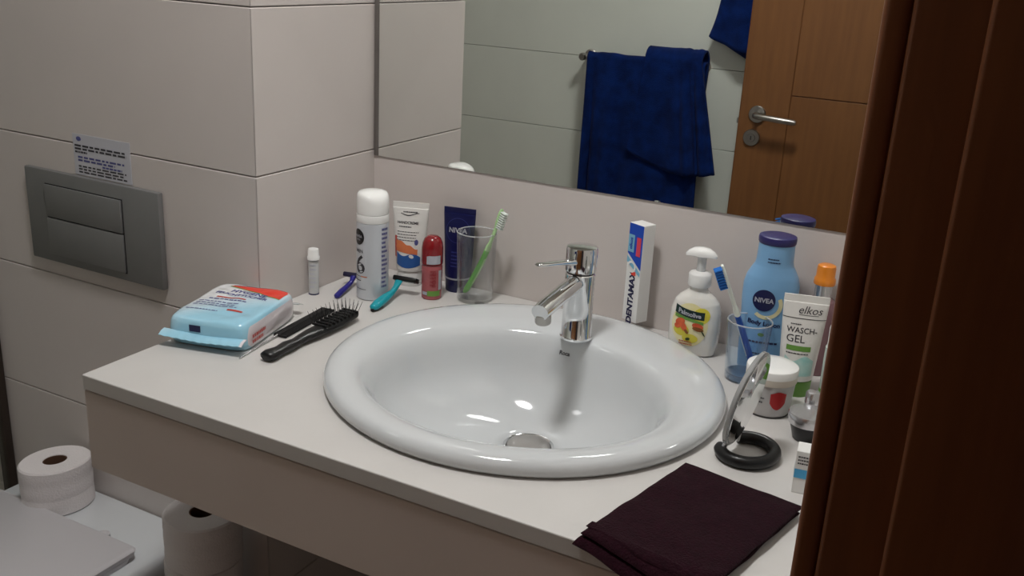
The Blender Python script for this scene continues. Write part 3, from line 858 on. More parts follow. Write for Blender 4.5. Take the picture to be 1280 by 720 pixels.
decal('badge_text', [s_text('NIVEA', 0.0062, cl, 0.109, 0, 0.02), s_text('MEN', 0.0045, cl, 0.1035)], wrap(0.0266, 0.0009), M['silver_print'], t)
decal('print', [s_text('MEN', 0.008, cl + 0.002, 0.084, 0, 0.01), s_text('6', 0.044, cl + 0.004, 0.060, 0, 0.01)], sf, M['ink'], t)
decal('orange_mark', [s_band(cl + 0.006, cl + 0.018, 0.0405, 0.042, 4, 1)], sf, M['orange_print'], t)
decal('fine_lines', [s_band(cl - 0.014, cl + 0.006, 0.0405, 0.0415, 6, 1), s_band(cl - 0.012, cl + 0.016, 0.019, 0.0198, 6, 1), s_band(cl - 0.012, cl + 0.006, 0.033, 0.0345, 6, 1)], sf, M['ink'], t)
decal('back_print', s_lines(0.016, 0.030, 0.124, 14, 0.0075, 0.0038, 31, 0.5), sf, M['ink_blue'], t)

# tubes standing on their caps: flat crimp up, round cap down
def tube_body(h0, h1, r, wtop, ry0=None):
    return Loft([(h0, r, ry0 or r * 0.95, 2.0), (h0 + 0.004, r * 1.03, (ry0 or r * 0.95), 2.0), (h0 + (h1 - h0) * 0.35, r + (wtop - r) * 0.45, r * 0.70, 2.1), (h0 + (h1 - h0) * 0.7, r + (wtop - r) * 0.8, r * 0.38, 2.3), (h1 - 0.010, wtop, 0.0042, 3.0), (h1 - 0.0095, wtop, 0.0016, 5), (h1, wtop, 0.0014, 5)], 5)
t = thing('hand_cream_tube', 'white hand cream tube with orange and blue print on its cap', 'tube', (0.1120, -0.0475, ZC), math.radians(20))
bd = tube_body(0.028, 0.146, 0.0235, 0.0318)
bd.build('tube_body', M['tube_white'], t)
lathe('cap', [(0, 0), (0.0200, 0), (0.0208, 0.0015), (0.0222, 0.0265), (0.0215, 0.0278), (0, 0.0278)], M['white_plastic'], t, 40, sy=0.92)
f = bd.front(0.0005)
decal('blue_print', [s_band(-0.0205, 0.0205, lambda x: 0.034 + 9 * x * x * 1.2, lambda x: 0.060 - 0.16 * (x + 0.02) + 0.004 * math.sin(x * 160), 18, 6)], f, M['blue_print'], t)
decal('orange_print', [s_band(-0.0225, 0.016, lambda x: 0.0615 - 0.12 * (x + 0.02), lambda x: 0.083 - 0.42 * (x + 0.0225) + 0.0012 * math.sin(x * 400), 18, 5)], f, M['orange_print'], t)
decal('salmon_print', [s_band(-0.0255, -0.0215, 0.050, 0.088, 4, 5)], f, M['salmon'], t)
decal('white_curl', [s_disc(0.006, 0.0545, 0.0045, 0.003, rot=-0.4)], bd.front(0.0009), M['tube_white'], t)
decal('logo', [s_band(-0.016, 0.016, lambda x: 0.1258 - 0.0025 * math.sin((x + 0.016) / 0.032 * PI * 1.6 - 0.4), lambda x: 0.1272 - 0.0022 * math.sin((x + 0.016) / 0.032 * PI * 1.6 - 0.4), 14, 1)] + s_lines(-0.012, 0.014, 0.131, 1, 0.004, 0.002, 41, 0.1), f, M['ink'], t)
decal('heading', [s_text('HANDCREME', 0.0062, -0.003, 0.1115, 0, 0.03)], f, M['ink'], t)
decal('small_print', s_lines(-0.018, 0.010, 0.1055, 1, 0.005, 0.0018, 42) + s_lines(-0.021, 0.017, 0.0965, 4, 0.0048, 0.0012, 43, 0.3), f, M['ink'], t)
decal('drop_mark', [s_disc(0.0135, 0.079, 0.0032, 0.005)], f, M['ink_blue'], t)

t = thing('deodorant_bottle', 'small red roll-on bottle with domed dark red cap', 'bottle', (0.183, -0.088, ZC), math.radians(28))
bd = Loft([(0.0, 0.0150, 0.0150, 2), (0.002, 0.0168, 0.0168, 2), (0.030, 0.0172, 0.0172, 2), (0.055, 0.0176, 0.0176, 2), (0.0595, 0.0165, 0.0165, 2), (0.061, 0.014, 0.014, 2)], 3)
bd.build('bottle_body', M['red_body'], t)
lathe('cap', [(0, 0.0612), (0.0178, 0.0612), (0.0182, 0.064), (0.0180, 0.088), (0.0168, 0.097), (0.0135, 0.1045), (0.008, 0.1085), (0, 0.1098)], M['red_cap'], t, 40)
decal('silver_patch', [s_band(-0.008, 0.016, 0.0635, lambda x: 0.078 - 0.3 * max(0, -x - 0.004), 10, 3)], wrap(0.0183), M['silver_print'], t)
decal('green_band', [s_band(-0.006, 0.016, 0.0075, 0.0165, 10, 2)], wrap(0.0172), M['green_ink'], t)
decal('white_patch', [s_band(-0.016, -0.0062, 0.009, 0.0145, 6, 2), s_band(0.013, 0.020, 0.018, 0.052, 6, 3)], wrap(0.0174), M['silver_print'], t)
decal('lettering', [s_text('rose', 0.015, 0.004, 0.036, PI / 2, 0.0)] + s_lines(-0.002, 0.009, 0.052, 5, 0.006, 0.002, 51), wrap(0.0176), M['red_ink'], t)

t = thing('navy_cream_tube', 'dark navy cream tube standing behind the clear tumbler', 'tube', (0.1975, -0.0265, ZC), math.radians(12))
bd = tube_body(0.026, 0.146, 0.0225, 0.0285)
bd.build('tube_body', M['navy'], t)
lathe('cap', [(0, 0), (0.0205, 0), (0.0212, 0.0015), (0.0222, 0.023), (0, 0.023)], M['navy'], t, 40, sy=0.92)
lathe('cap_line', [(0, 0.0231), (0.0226, 0.0231), (0.0226, 0.0256), (0, 0.0256)], M['silver_print'], t, 40, sy=0.95)
f = bd.front(0.0005)
decal('ring_print', [s_ring(0.0, 0.108, 0.0205, 0.0212, 40)], f, M['ring_print'], t)
decal('lettering', [s_text('NIVEA', 0.0115, 0.0, 0.108, 0, 0.03)], f, M['silver_print'], t)
decal('small_print', s_lines(-0.008, 0.014, 0.072, 5, 0.006, 0.002, 61), f, M['ring_print'], t)

# tumblers and toothbrushes
def tumbler(label, loc, r0, r1, h, m, base=0.006, wall=0.0016, foot=None):
    t = thing('tumbler', label, 'glass', loc)
    lathe('glass_wall', [(0, 0), (r0 - 0.002, 0), (r0, 0.002), (r1, h - 0.001), (r1 - wall * .5, h), (r1 - wall, h - 0.001), (r0 - wall, base + 0.001), (r0 - wall - 0.002, base), (0, base)], m, t, 56, angle=50)
    lathe('rim', [(r1 + 0.0002, h - 0.0006), (r1 + 0.0001, h + 0.0004), (r1 - wall * .5, h + 0.0010), (r1 - wall - 0.0001, h + 0.0004), (r1 - wall - 0.0002, h - 0.0006)], M['acrylic'], t, 56, closed=True)
    if foot: lathe('glass_foot', [(0, 0.0006), (r0 - 0.003, 0.0006), (r0 - 0.0006, 0.003), (r0 - 0.0004, base - 0.001), (r0 - 0.003, base - 0.0004), (0, base - 0.0004)], foot, t, 48)
    return t
def toothbrush(label, p0, p1, bow, mh, mh2, mb, face, headlen=0.026):
    """p0 foot, p1 tip (world); bow = mid offset; face = direction the bristles point"""
    p0, p1 = Vector(p0), Vector(p1)
    t = thing('toothbrush', label, 'toothbrush', tuple(p0))
    d = p1 - p0
    mid = d * 0.45 + Vector(bow)
    path = bez((0, 0, 0), mid, d, 22)
    n = len(path) - 1
    fv = Vector(face).normalized()
    def rad(s):
        if s < 0.03: return (0.0035, 0.003)
        if s < 0.42: return (0.0060, 0.0046)
        if s < 0.60: return (0.0056, 0.0042)
        if s < 0.80: return (0.0030, 0.0030)
        if s < 0.84: return (0.0042, 0.0026)
        if s < 0.98: return (0.0060, 0.0026)
        return (0.0030, 0.0018)
    k1, k2 = int(n * 0.58), int(n * 0.62)
    h1 = path[:k1 + 1]
    tube('handle', h1, [rad(i / n) for i in range(k1 + 1)], mh, t, 12, up=fv)
    h2 = path[k1:]
    tube('neck_and_head', h2, [rad((i + k1) / n) for i in range(len(h2))], mh2, t, 12, up=fv)
    V, F = tube_geo([p + fv * 0.0036 for p in path[3:k1 - 1]], [(0.0026, 0.0016)] * (k1 - 4), 8, up=fv)
    obj('grip_stripe', V, F, mh2, t)
    tuft = []
    for i in range(int(n * 0.82), n):
        p = path[i]; q = path[min(n, i + 1)]
        tg = (q - p).normalized(); sd = tg.cross(fv).normalized()
        for u in (0.0, 0.5):
            for s in (-0.0036, -0.0012, 0.0012, 0.0036):
                b = p.lerp(q, u) + sd * s + fv * 0.002
                tuft.append(tube_geo([b, b + fv * 0.0105], [0.0011, 0.0011], 6, up=tg))
    V, F = join_geo(tuft)
    tag(obj('bristles', V, F, mb, t), kind='stuff')
    return t
GX, GY = 0.2465, -0.0515
tumbler('plain clear glass tumbler holding the green toothbrush', (GX, GY, ZC), 0.0305, 0.0335, 0.118, M['glass'])
toothbrush('light green and white toothbrush leaning in the plain clear tumbler', (0.231, GY - 0.008, ZC + 0.0115), (0.2900, GY + 0.002, 1.013), (0.013, 0, 0.0), M['brush_green'], M['brush_pale'], M['bristle_white'], (0.93, -0.25, -0.25))
# white sections of the green brush are its own two-tone neck
G2X, G2Y = 0.729, -0.116
tumbler('bluish tumbler holding the blue toothbrush by the lotion bottle', (G2X, G2Y, ZC), 0.0262, 0.0315, 0.088, M['glass_blue'], 0.010, foot=M['glass_base'])
toothbrush('blue and white toothbrush leaning in the bluish tumbler', (0.7385, -0.103, ZC + 0.0150), (0.694, -0.170, 1.026), (-0.002, 0.006, 0.0), M['brush_blue'], M['brush_white'], M['bristle_blue'], (-0.80, -0.45, -0.35))

# toothpaste carton
t = thing('toothpaste_carton', 'upright blue and white toothpaste carton against the tiles', 'toothpaste', (0.5265, -0.0290, 0.8680), math.radians(-24))
hw, hd_, hh = 0.0155, 0.0125, 0.158
box('carton', -hw, hw, -hd_, hd_, 0, hh, M['white_plastic'], t, 0.0006)
sf = flat_y(-hd_ - 0.0004)
decal('blue_panel', [s_band(-hw + 0.0003, hw - 0.0003, lambda x: 0.098 - 0.012 * (x / hw), hh - 0.0006, 8, 2)], sf, M['royal'], t)
sf2 = flat_y(-hd_ - 0.0008)
decal('sky_panel', [s_band(-hw + 0.0005, -0.002, 0.112, 0.140, 4, 2), s_band(-hw + 0.0005, hw - 0.001, lambda x: 0.086 - 0.010 * (x / hw), lambda x: 0.094 - 0.012 * (x / hw), 8, 1)], sf2, M['sky_print'], t)
decal('pink_panel', [s_band(0.003, 0.012, 0.108, 0.138, 4, 2)], sf2, M['pink_red'], t)
decal('round_mark', [s_ring(-0.004, 0.089, 0.006, 0.0095, 24)], flat_y(-hd_ - 0.0010), M['white_cap'], t)
decal('red_mark', [s_band(-0.003, 0.006, 0.076, 0.082, 4, 1)], sf2, M['wipes_red'], t)
decal('lettering', [s_text('DENTAMAX', 0.0155, 0.0, 0.039, PI / 2, 0.045)], sf, M['navy_ink'], t)
decal('small_print', [s_text('elkos', 0.009, -0.0085, 0.126, PI / 2, 0.02)], flat_y(-hd_ - 0.0012), M['royal'], t)

# soap dispenser
t = thing('soap_dispenser', 'cream liquid soap pump bottle with flower label', 'soap bottle', (0.6340, -0.0600, ZC), math.radians(4))
bd = Loft([(0.0, 0.030, 0.0185, 2.6), (0.003, 0.0345, 0.0215, 2.6), (0.020, 0.0375, 0.0235, 2.6), (0.045, 0.0385, 0.0245, 2.5), (0.068, 0.0370, 0.0235, 2.4), (0.082, 0.0330, 0.0215, 2.2), (0.090, 0.0265, 0.0185, 2.1), (0.096, 0.0185, 0.0150, 2.0), (0.1005, 0.0135, 0.0125, 2.0), (0.107, 0.0125, 0.0125, 2.0)], 5)
bd.build('bottle', M['soap'], t)
lathe('pump_collar', [(0, 0.106), (0.0165, 0.106), (0.0172, 0.1075), (0.0170, 0.1235), (0.0150, 0.1265), (0.009, 0.1285), (0, 0.129)], M['white_plastic'], t, 36)
lathe('pump_stem', [(0, 0.128), (0.0068, 0.128), (0.0064, 0.1525), (0, 0.1525)], M['clear_cap'], t, 24)
hd3 = []
for z, rx, ry in ((0.1430, 0.018, 0.0100), (0.1445, 0.0235, 0.0125), (0.1480, 0.0235, 0.0128), (0.1520, 0.0190, 0.0115), (0.1550, 0.0120, 0.0085), (0.1562, 0.004, 0.003)):
    hd3.append(superring(z + 0.008, rx, ry, 2.0, 36, -0.0015))
V, F = ring_loft(hd3)
V = [(x, y, z - 0.0025 * max(0, (abs(x) - 0.008) / 0.016) ** 2) for x, y, z in V]
obj('pump_head', V, F, M['white_cap'], t)
f = bd.front
decal('label', [s_disc(-0.003, 0.0495, 0.0275, 0.0335, 36, 0, 6)], f(0.0004), M['label_yellow'], t)
decal('yellow_patch', [s_disc(0.014, 0.066, 0.012, 0.012), s_disc(-0.014, 0.040, 0.012, 0.009), s_disc(0.000, 0.029, 0.012, 0.007)], f(0.0008), M['yellow'], t)
decal('green_stroke', [s_band(-0.026, 0.018, lambda x: 0.0555 - 0.16 * x, lambda x: 0.060 - 0.16 * x, 12, 1)], f(0.0010), M['green_ink'], t)
decal('brand_band', [s_band(-0.0265, 0.0185, lambda x: 0.0605 - 0.10 * x + 4 * x * x, lambda x: 0.0725 - 0.10 * x + 4 * x * x, 14, 2)], f(0.0013), M['label_green'], t)
pv, pf = s_text('Palmolive', 0.0092, -0.004, 0.0, 0, 0.03)
decal('brand_lettering', [([(x, z + 0.0662 - 0.10 * x + 4 * x * x) for x, z in pv], pf)], f(0.0018), M['silver_print'], t)
decal('flower', [s_disc(-0.017, 0.053, 0.0075, 0.0055, rot=0.4), s_disc(-0.011, 0.046, 0.0075, 0.0045, rot=-1.0), s_disc(-0.0205, 0.046, 0.005, 0.004), s_disc(0.0100, 0.050, 0.0085, 0.0045, rot=-0.2)], f(0.0015), M['flower'], t)
decal('almond', [s_disc(0.011, 0.0455, 0.0085, 0.0032, rot=-0.15), s_disc(-0.006, 0.039, 0.004, 0.0022, rot=-0.8)], f(0.0018), M['almond'], t)
decal('leaf_sprig', [s_disc(0.0190, 0.040, 0.0055, 0.0011, rot=-1.0), s_disc(-0.003, 0.028, 0.0035, 0.0022, rot=0.3)], f(0.0020), M['leaf'], t)
decal('small_print', s_lines(-0.016, 0.006, 0.024, 2, 0.004, 0.0016, 71), f(0.0012), M['salmon'], t)

# body lotion
t = thing('lotion_bottle', 'tall light blue body lotion bottle with indigo cap', 'lotion bottle', (0.7400, -0.0640, ZC), math.radians(14))
bd = Loft([(0.0, 0.030, 0.0185, 2.6), (0.004, 0.0335, 0.0215, 2.5), (0.03, 0.0350, 0.0235, 2.4), (0.075, 0.0365, 0.0248, 2.3), (0.110, 0.0392, 0.0262, 2.2), (0.130, 0.0392, 0.0262, 2.1), (0.143, 0.0362, 0.0252, 2.1), (0.153, 0.0312, 0.0240, 2.0), (0.160, 0.0272, 0.0232, 2.0), (0.166, 0.0258, 0.0230, 2.0), (0.1912, 0.0250, 0.0228, 2.0)], 5)
bd.build('bottle', M['lotion'], t)
lathe('cap', [(0, 0.1915), (0.0250, 0.1915), (0.0262, 0.193), (0.0266, 0.199), (0.0258, 0.2020), (0.0225, 0.2032), (0, 0.2035)], M['indigo'], t, 44, sy=0.93)
f = bd.front
decal('yellow_swirl', [s_ring(-0.004, 0.107, 0.0170, 0.0225, 30, -2.3, 0.5)], f(0.0005), M['label_yellow'], t)
decal('round_badge', [s_disc(-0.008, 0.1125, 0.0158, 0.0160, 32, 0, 5)], f(0.0009), M['navy'], t)
decal('badge_lettering', [s_text('NIVEA', 0.0095, -0.008, 0.1125, 0, 0.03)], f(0.0014), M['silver_print'], t)
decal('heading', [s_text('Body Lotion', 0.0092, -0.004, 0.0775, -0.06, 0.03)], f(0.0006), M['navy_ink'], t)
decal('green_dot', [s_disc(-0.006, 0.0605, 0.0045, 0.0028)], f(0.0006), M['green_ink'], t)
decal('small_print', s_lines(-0.022, 0.020, 0.050, 1, 0.006, 0.0028, 81, 0.1) + s_lines(-0.018, 0.010, 0.032, 3, 0.005, 0.0016, 82), f(0.0006), M['navy_ink'], t)
decal('cap_print', s_lines(-0.010, 0.008, 0.1735, 2, 0.0045, 0.0018, 83), f(0.0006), M['navy_ink'], t)

# sun spray with orange cap
t = thing('spray_bottle', 'rose tinted spray bottle with orange cap by the mirror', 'bottle', (0.8065, -0.0300, ZC + 0.0003), math.radians(12))
bd = Loft([(0.0, 0.021, 0.019, 2.3), (0.003, 0.0235, 0.0205, 2.3), (0.085, 0.0245, 0.0212, 2.2), (0.100, 0.0232, 0.0206, 2.1), (0.111, 0.0180, 0.0175, 2.0), (0.116, 0.0115, 0.0115, 2.0)], 5)
bd.build('bottle', M['rose_body'], t)
lathe('silver_collar', [(0, 0.1163), (0.0118, 0.1163), (0.0122, 0.118), (0.0122, 0.1345), (0, 0.1345)], M['silver'], t, 32)
lathe('cap', [(0, 0.1347), (0.0150, 0.1347), (0.0154, 0.1365), (0.0150, 0.143), (0.0132, 0.1455), (0.0132, 0.1585), (0.0124, 0.1620), (0.0085, 0.1640), (0, 0.1645)], M['orange_cap'], t, 36)

# wash gel tube
t = thing('wash_gel_tube', 'white wash gel tube with green stripe beside the lotion bottle', 'tube', (0.8020, -0.1210, ZC), math.radians(14))
bd = tube_body(0.024, 0.142, 0.0225, 0.0300)
bd.build('tube_body', M['tube_white'], t)
lathe('cap', [(0, 0), (0.0205, 0), (0.0212, 0.0015), (0.0222, 0.0225), (0, 0.0235)], M['green_ink'], t, 40, sy=0.92)
f = bd.front
decal('seam_line', [s_band(-0.0285, 0.0285, 0.1105, 0.1114, 16, 1)], f(0.0005), M['ink'], t)
decal('brand_lettering', [s_text('elkos', 0.0150, 0.006, 0.1225, 0, 0.0, 1.0, 0.25), s_band(-0.008, 0.018, lambda x: 0.1155 + 2 * (x - 0.005) ** 2, lambda x: 0.1163 + 2 * (x - 0.005) ** 2, 10, 1)], f(0.0005), M['ink'], t)
decal('product_lettering', [s_text('WASCH-', 0.0108, -0.001, 0.0945, 0, 0.01, 0.95), s_text('GEL', 0.0145, -0.008, 0.0825, 0, 0.0)], f(0.0005), M['ink'], t)
decal('green_stripe', [s_band(-0.0185, 0.0135, 0.0665, 0.0735, 12, 2)], f(0.0005), M['green_ink'], t)
decal('teal_wash', [s_band(-0.019, 0.019, 0.032, lambda x: 0.056 + 0.004 * math.sin(x * 200), 12, 4)], f(0.0005), M['teal_print'], t)
decal('small_print', s_lines(-0.018, 0.012, 0.0635, 1, 0.004, 0.0014, 91) + s_lines(-0.017, 0.0, 0.1035, 1, 0.004, 0.0014, 92), f(0.0006), M['ink'], t)

t = thing('slim_bottle', 'slim white bottle with rounded top beside the door frame', 'bottle', (0.8560, -0.1600, ZC), 0)
lathe('bottle', [(0, 0), (0.0130, 0), (0.0142, 0.002), (0.0148, 0.075), (0.0145, 0.092), (0, 0.092)], M['mint_body'], t, 32)
lathe('cap', [(0, 0.0922), (0.0128, 0.0922), (0.0130, 0.118), (0.0115, 0.126), (0.0075, 0.131), (0, 0.1328)], M['white_cap'], t, 32)
decal('green_label', [s_band(-0.018, 0.012, 0.010, 0.034, 12, 3)], wrap(0.0146), M['green_ink'], t)

# cream jar
t = thing('cream_jar', 'round cream jar with white lid and red emblem', 'jar', (0.7860, -0.2020, ZC), math.radians(8))
lathe('jar_body', [(0, 0.0022), (0.0275, 0.0022), (0.0285, 0.004), (0.0318, 0.0445), (0.0312, 0.046), (0, 0.046)], M['jar_body'], t, 48)
lathe('base_ring', [(0, 0), (0.0272, 0), (0.0286, 0.001), (0.0286, 0.0022), (0, 0.0022)], M['jar_base'], t, 48)
lathe('lid_band', [(0, 0.0463), (0.0330, 0.0463), (0.0335, 0.048), (0.0335, 0.0555), (0, 0.0555)], M['jar_beige'], t, 48)
lathe('lid', [(0, 0.0555), (0.0336, 0.0555), (0.0338, 0.063), (0.0330, 0.0655), (0.0300, 0.0672), (0.018, 0.0682), (0, 0.0685)], M['white_cap'], t, 48)
jf = lambda x, z: ((0.0292 + (z - 0.004) * 0.08 + 0.0006) * math.sin(x / 0.03), -(0.0292 + (z - 0.004) * 0.08 + 0.0006) * math.cos(x / 0.03), z)
decal('red_emblem', [s_band(0.004, 0.024, lambda x: 0.014 + 60 * (x - 0.014) ** 2 * 1.6, lambda x: 0.0385 + 0.0015 * math.cos((x - 0.014) * 300), 14, 4)], jf, M['heart_red'], t)
decal('lettering', s_lines(-0.020, -0.002, 0.036, 3, 0.006, 0.0022, 95), jf, M['ink'], t)

# make-up mirror on a black ring stand, seen nearly edge-on
def makeup_mirror():
    t = thing('makeup_mirror', 'small round cosmetic mirror tilted up on a black ring stand', 'mirror', (0.799, -0.346, ZC), math.radians(-12))
    R0, r0 = 0.0315, 0.0088
    path = []
    a0, a1 = math.radians(-152), math.radians(142)
    n = 40
    for i in range(n + 1):
        a = a0 + (a1 - a0) * i / n
        path.append((R0 * math.cos(a), 1.12 * R0 * math.sin(a), 0.0082))
    tube('ring_stand', path, [(0.0060, 0.0070)] + [(0.0076, 0.0080)] * (n - 1) + [(0.0060, 0.0070)], M['black'], t, 16)
    th = math.radians(11)
    up = Vector((math.sin(th), 0, math.cos(th)))
    fw = Vector((-0.08, 1.0, 0.0)).normalized()
    nr = fw.cross(up).normalized()          # across the disc
    up = nr.cross(fw).normalized()
    base = Vector((-0.019, -0.006, 0.0125))
    RR = 0.063
    cen = base + up * RR
    if nr.x > 0: nr = -nr
    def disc(name, r, ry, thick, off, m):
        V, F = lathe_geo([(0, 0), (r - 0.001, 0), (r, 0.0008), (r, thick - 0.0008), (r - 0.001, thick), (0, thick)], 48)
        V = [cen + fw * x * ry + up * y + nr * (z + off) for x, y, z in V]
        return obj(name, V, F, m, t, angle=40)
    disc('glass', RR - 0.004, 0.72, 0.0012, 0.0036, M['mirror_small'])
    disc('rim', RR, 0.74, 0.0055, -0.002, M['acrylic'])
    disc('back_glass', RR - 0.004, 0.72, 0.0012, -0.0034, M['mirror_small'])
    for s in (-1, 1):
        tube('pivot', [base + Vector((-0.002, s * 0.020, -0.004)), base + fw * s * 0.018 + up * 0.012], 0.0032, M['silver'], t, 10)
makeup_mirror()

t = thing('cosmetic_pot', 'black pot with silver lid beside the door frame', 'jar', (0.8500, -0.2580, ZC), 0)
lathe('pot_body', [(0, 0), (0.0150, 0), (0.0165, 0.0015), (0.0228, 0.0225), (0, 0.0230)], M['black'], t, 40)
lathe('lid', [(0, 0.0232), (0.0250, 0.0232), (0.0256, 0.0245), (0.0256, 0.0350), (0.0245, 0.0368), (0, 0.0378)], M['silver'], t, 40)
t = thing('small_vial', 'tiny silver capped vial behind the black pot', 'bottle', (0.8445, -0.2180, ZC), 0)
lathe('vial_body', [(0, 0), (0.0085, 0), (0.0090, 0.001), (0.0090, 0.031), (0, 0.032)], M['mint_body'], t, 24)
lathe('cap', [(0, 0.0322), (0.0094, 0.0322), (0.0096, 0.034), (0.0092, 0.046), (0.0070, 0.0485), (0, 0.049)], M['silver'], t, 24)

t = thing('small_carton', 'little white and blue carton at the edge of the door frame', 'box', (0.8760, -0.3880, ZC), math.radians(8))
box('carton', -0.0125, 0.0125, -0.0125, 0.0125, 0, 0.052, M['white_plastic'], t, 0.0006)
decal('blue_band', [s_band(-0.0122, 0.0122, 0.019, 0.030, 4, 2)], flat_y(-0.0129), M['sky_plastic'], t)
decal('blue_band', [s_band(-0.0122, 0.0122, 0.019, 0.030, 4, 2)], lambda y, z: (-0.0129, y, z), M['sky_plastic'], t)
decal('print_lines', s_lines(-0.010, 0.010, 0.046, 3, 0.004, 0.0018, 97), flat_y(-0.0129), M['ink'], t)

# ------------------------------------------------------------------ plum face cloth
def cloth_slab(name, quad, z0, thick, m, parent, nu=44, nv=44, seed=0.0, edge=0.93, droop_y=-0.626):
    A, B, Cc, D = [Vector((*q, 0)) for q in quad]       # A front-left, B back-left, C back-right, D front-right
    top, bot = [], []
    for i in range(nu + 1):
        for j in range(nv + 1):
            u, v = i / nu, j / nv
            # pull the samples towards the rim so that the rounded edge is smooth
            uu = 0.5 - 0.5 * math.cos(PI * u); vv = 0.5 - 0.5 * math.cos(PI * v)
            p = A * (1 - uu) * (1 - vv) + B * (1 - uu) * vv + Cc * uu * vv + D * uu * (1 - vv)
            e = max(abs(2 * uu - 1), abs(2 * vv - 1))
            k = (1 - e ** 14) ** 0.5 if e < 1 else 0.0
            nz = noise.noise(Vector((p.x * 22 + seed, p.y * 22, seed))) * 0.0018 + noise.noise(Vector((p.x * 70, p.y * 70, seed + 5))) * 0.0007
            wob = Vector((noise.noise(Vector((p.y * 24, seed, 1))), noise.noise(Vector((p.x * 24, seed, 7))), 0)) * 0.0028
            dz = 0.0
            py = p.y + wob.y
            if py < droop_y:
                q = droop_y - py
                dz = -q * q * 9.0 - q * 0.25
            top.append((p.x + wob.x, py, z0 + thick * (0.5 + 0.5 * k) + nz * k + dz))
            bot.append((p.x + wob.x, py, z0 + thick * (0.5 - 0.5 * k) + dz))
    V = top + bot
    o = len(top); w = nv + 1
    F = []
    for i in range(nu):
        for j in range(nv):
            F.append([i * w + j, (i + 1) * w + j, (i + 1) * w + j + 1, i * w + j + 1])
            F.append([o + i * w + j, o + i * w + j + 1, o + (i + 1) * w + j + 1, o + (i + 1) * w + j])
    rim = [i * w for i in range(nu + 1)] + [nu * w + j for j in range(1, w)] + [i * w + nv for i in range(nu - 1, -1, -1)] + [j for j in range(nv - 1, 0, -1)]
    for a, b in zip(rim, rim[1:] + rim[:1]): F.append([a, b, b + o, a + o])
    return obj(name, V, F, m, parent, angle=80)
t = thing('face_cloth', 'folded plum terry face cloth at the front edge of the worktop', 'cloth', (0, 0, 0))
cloth_slab('lower_fold', [(0.701, -0.633), (0.748, -0.428), (0.886, -0.452), (0.838, -0.668)], ZC + 0.0004, 0.0075, M['plum'], t, seed=1.0)
cloth_slab('upper_fold', [(0.706, -0.626), (0.7485, -0.426), (0.888, -0.450), (0.844, -0.660)], ZC + 0.0080, 0.0075, M['plum'], t, seed=4.0)
cloth_slab('hem_band', [(0.7075, -0.617), (0.710, -0.605), (0.8485, -0.640), (0.8460, -0.652)], ZC + 0.0145, 0.0022, M['plum'], t, 40, 8, seed=9.0)

# ------------------------------------------------------------------ towel rail and towels on the opposite wall (seen in the mirror)
YB = YO + 0.065
rail = thing('towel_rail', 'steel towel rail on the wall, reflected in the mirror', 'towel rail', (0, 0, 0))
tube('bar', [(-0.372, YB, 1.090), (0.056, YB, 1.090)], 0.008, M['steel'], rail, 16)
for x in (-0.360, 0.044):
    lathe('bracket', [(0, 0), (0.021, 0), (0.021, 0.006), (0.017, 0.009), (0.009, 0.010), (0.009, 0.055), (0.012, 0.058), (0.013, 0.075), (0.010, 0.080), (0, 0.081)], M['steel'], rail, 24, loc=(x, YO, 1.090), rot=(-PI / 2, 0, 0))

def hung(name, parent, m, x0, x1, zt, zb_front, zb_back, yc, r, amp, seed, flare=0.0, nx=60, back_shift=0.0, thick=0.006):
    """a towel over a bar: front sheet down to zb_front(x), back sheet down to zb_back, gathered into soft folds"""
    rows = []
    nf, na = 26, 8
    for i in range(nf + 1): rows.append(('f', 1 - i / nf))
    for i in range(1, na): rows.append(('a', i / na))
    for i in range(nf + 1): rows.append(('b', i / nf))
    V = []
    for kind, s in rows:
        for j in range(nx + 1):
            u = j / nx
            x = x0 + (x1 - x0) * u
            ph = seed + 5.2 * u + 1.3 * math.sin(seed + 4.0 * u)
            fold = math.sin(ph * 3.1) * 0.65 + math.sin(ph * 6.7 + 1.0) * 0.35
            if kind == 'a':
                a = PI * s
                V.append((x, yc + r * math.cos(a), zt + r * math.sin(a) + 0.002 * fold)); continue
            zb = (zb_front(u) if callable(zb_front) else zb_front) if kind == 'f' else zb_back
            z = zt + (zb - zt) * s
            sg = 1 if kind == 'f' else -1
            d = amp * fold * min(1, s * 1.6 + 0.12)
            xx = x + (flare * s * (u - 0.35) if sg > 0 else back_shift * s) + 0.006 * math.sin(ph * 1.7) * s
            V.append((xx, yc + sg * r + d * (1 if sg > 0 else 0.35), z))
    w = nx + 1
    F = []
    for i in range(len(rows) - 1):
        for j in range(nx): F.append([i * w + j, i * w + j + 1, (i + 1) * w + j + 1, (i + 1) * w + j])
    o = obj(name, V, F, m, parent, angle=180)
    so = o.modifiers.new('solid', 'SOLIDIFY'); so.thickness = thick; so.offset = 1.0
    return o
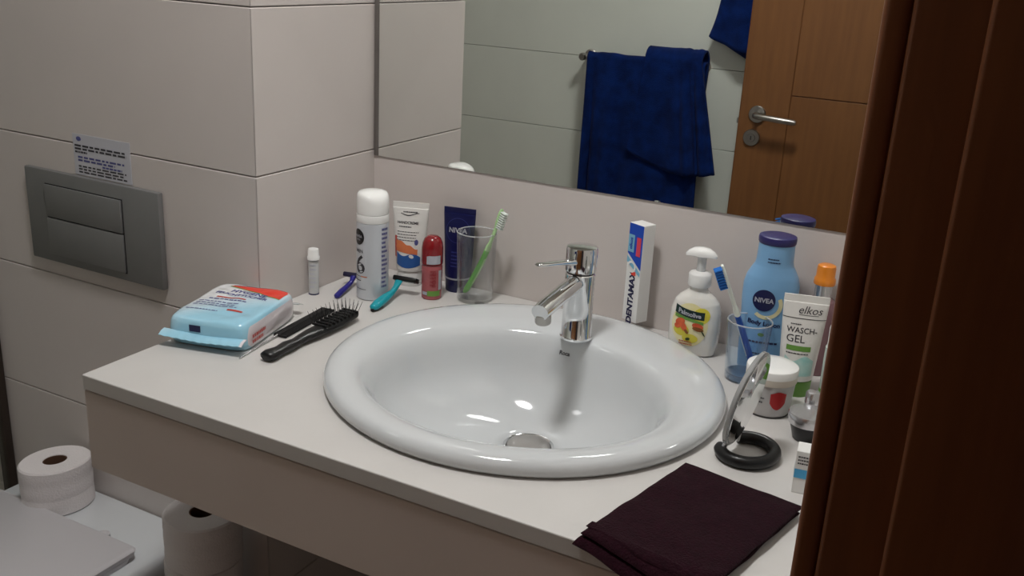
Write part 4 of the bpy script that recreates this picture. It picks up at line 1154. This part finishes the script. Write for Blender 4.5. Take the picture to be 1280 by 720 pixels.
tw = thing('bath_towel', 'royal blue bath towel draped over the rail, reflected in the mirror', 'towel', (0, 0, 0))
hung('long_drape', tw, M['terry_blue'], -0.338, 0.070, 1.092, 0.50, 0.780, YB, 0.0125, 0.020, 0.4, 0.02, back_shift=-0.020)
hung('front_fold', tw, M['terry_blue'], -0.125, 0.066, 1.106, lambda u: 0.800 - 0.045 * math.sin(u * PI * 0.8) - 0.012 * u, 0.95, YB, 0.034, 0.016, 2.3, 0.12, back_shift=-0.01, thick=0.008)

hk = thing('towel_hook', 'steel wall hook high beside the door, reflected in the mirror', 'hook', (0.175, YO, 1.52))
lathe('rose', [(0, 0), (0.02, 0), (0.02, 0.006), (0, 0.008)], M['steel'], hk, 24, rot=(-PI / 2, 0, 0))
tube('peg', [(0, 0.004, 0), (0, 0.030, 0.0), (0, 0.045, 0.006), (0, 0.050, 0.018)], [0.006, 0.006, 0.006, 0.007], M['steel'], hk, 12)
def hanging_towel():
    t = thing('hanging_towel', 'blue hand towel hanging from the hook behind the door', 'towel', (0, 0, 0))
    # gathered at the hook, spreading to a pointed lower corner
    V, F = [], []
    nr, nc = 30, 48
    top = Vector((0.175, YO + 0.040, 1.535))
    for i in range(nr + 1):
        s = i / nr
        for j in range(nc):
            a = 2 * PI * j / nc
            wx = 0.022 + 0.085 * s ** 0.8
            wy = 0.020 + 0.016 * s
            f = 1 + 0.16 * math.sin(5 * a + 0.6) * s
            zb = 1.150 - 0.055 * math.cos(a) + 0.015 * math.sin(2 * a)
            x = top.x + wx * f * math.cos(a) + 0.004 * math.sin(9 * s)
            y = top.y + 0.0 + wy * f * math.sin(a)
            V.append((x, max(YO + 0.004, y), top.z + (zb - top.z) * s))
    for i in range(nr):
        for j in range(nc):
            j2 = (j + 1) % nc
            F.append([i * nc + j, i * nc + j2, (i + 1) * nc + j2, (i + 1) * nc + j])
    F.append(list(range(nc))[::-1]); F.append([nr * nc + j for j in range(nc)])
    obj('towel_cloth', V, F, M['terry_blue'], t, angle=180)
hanging_towel()
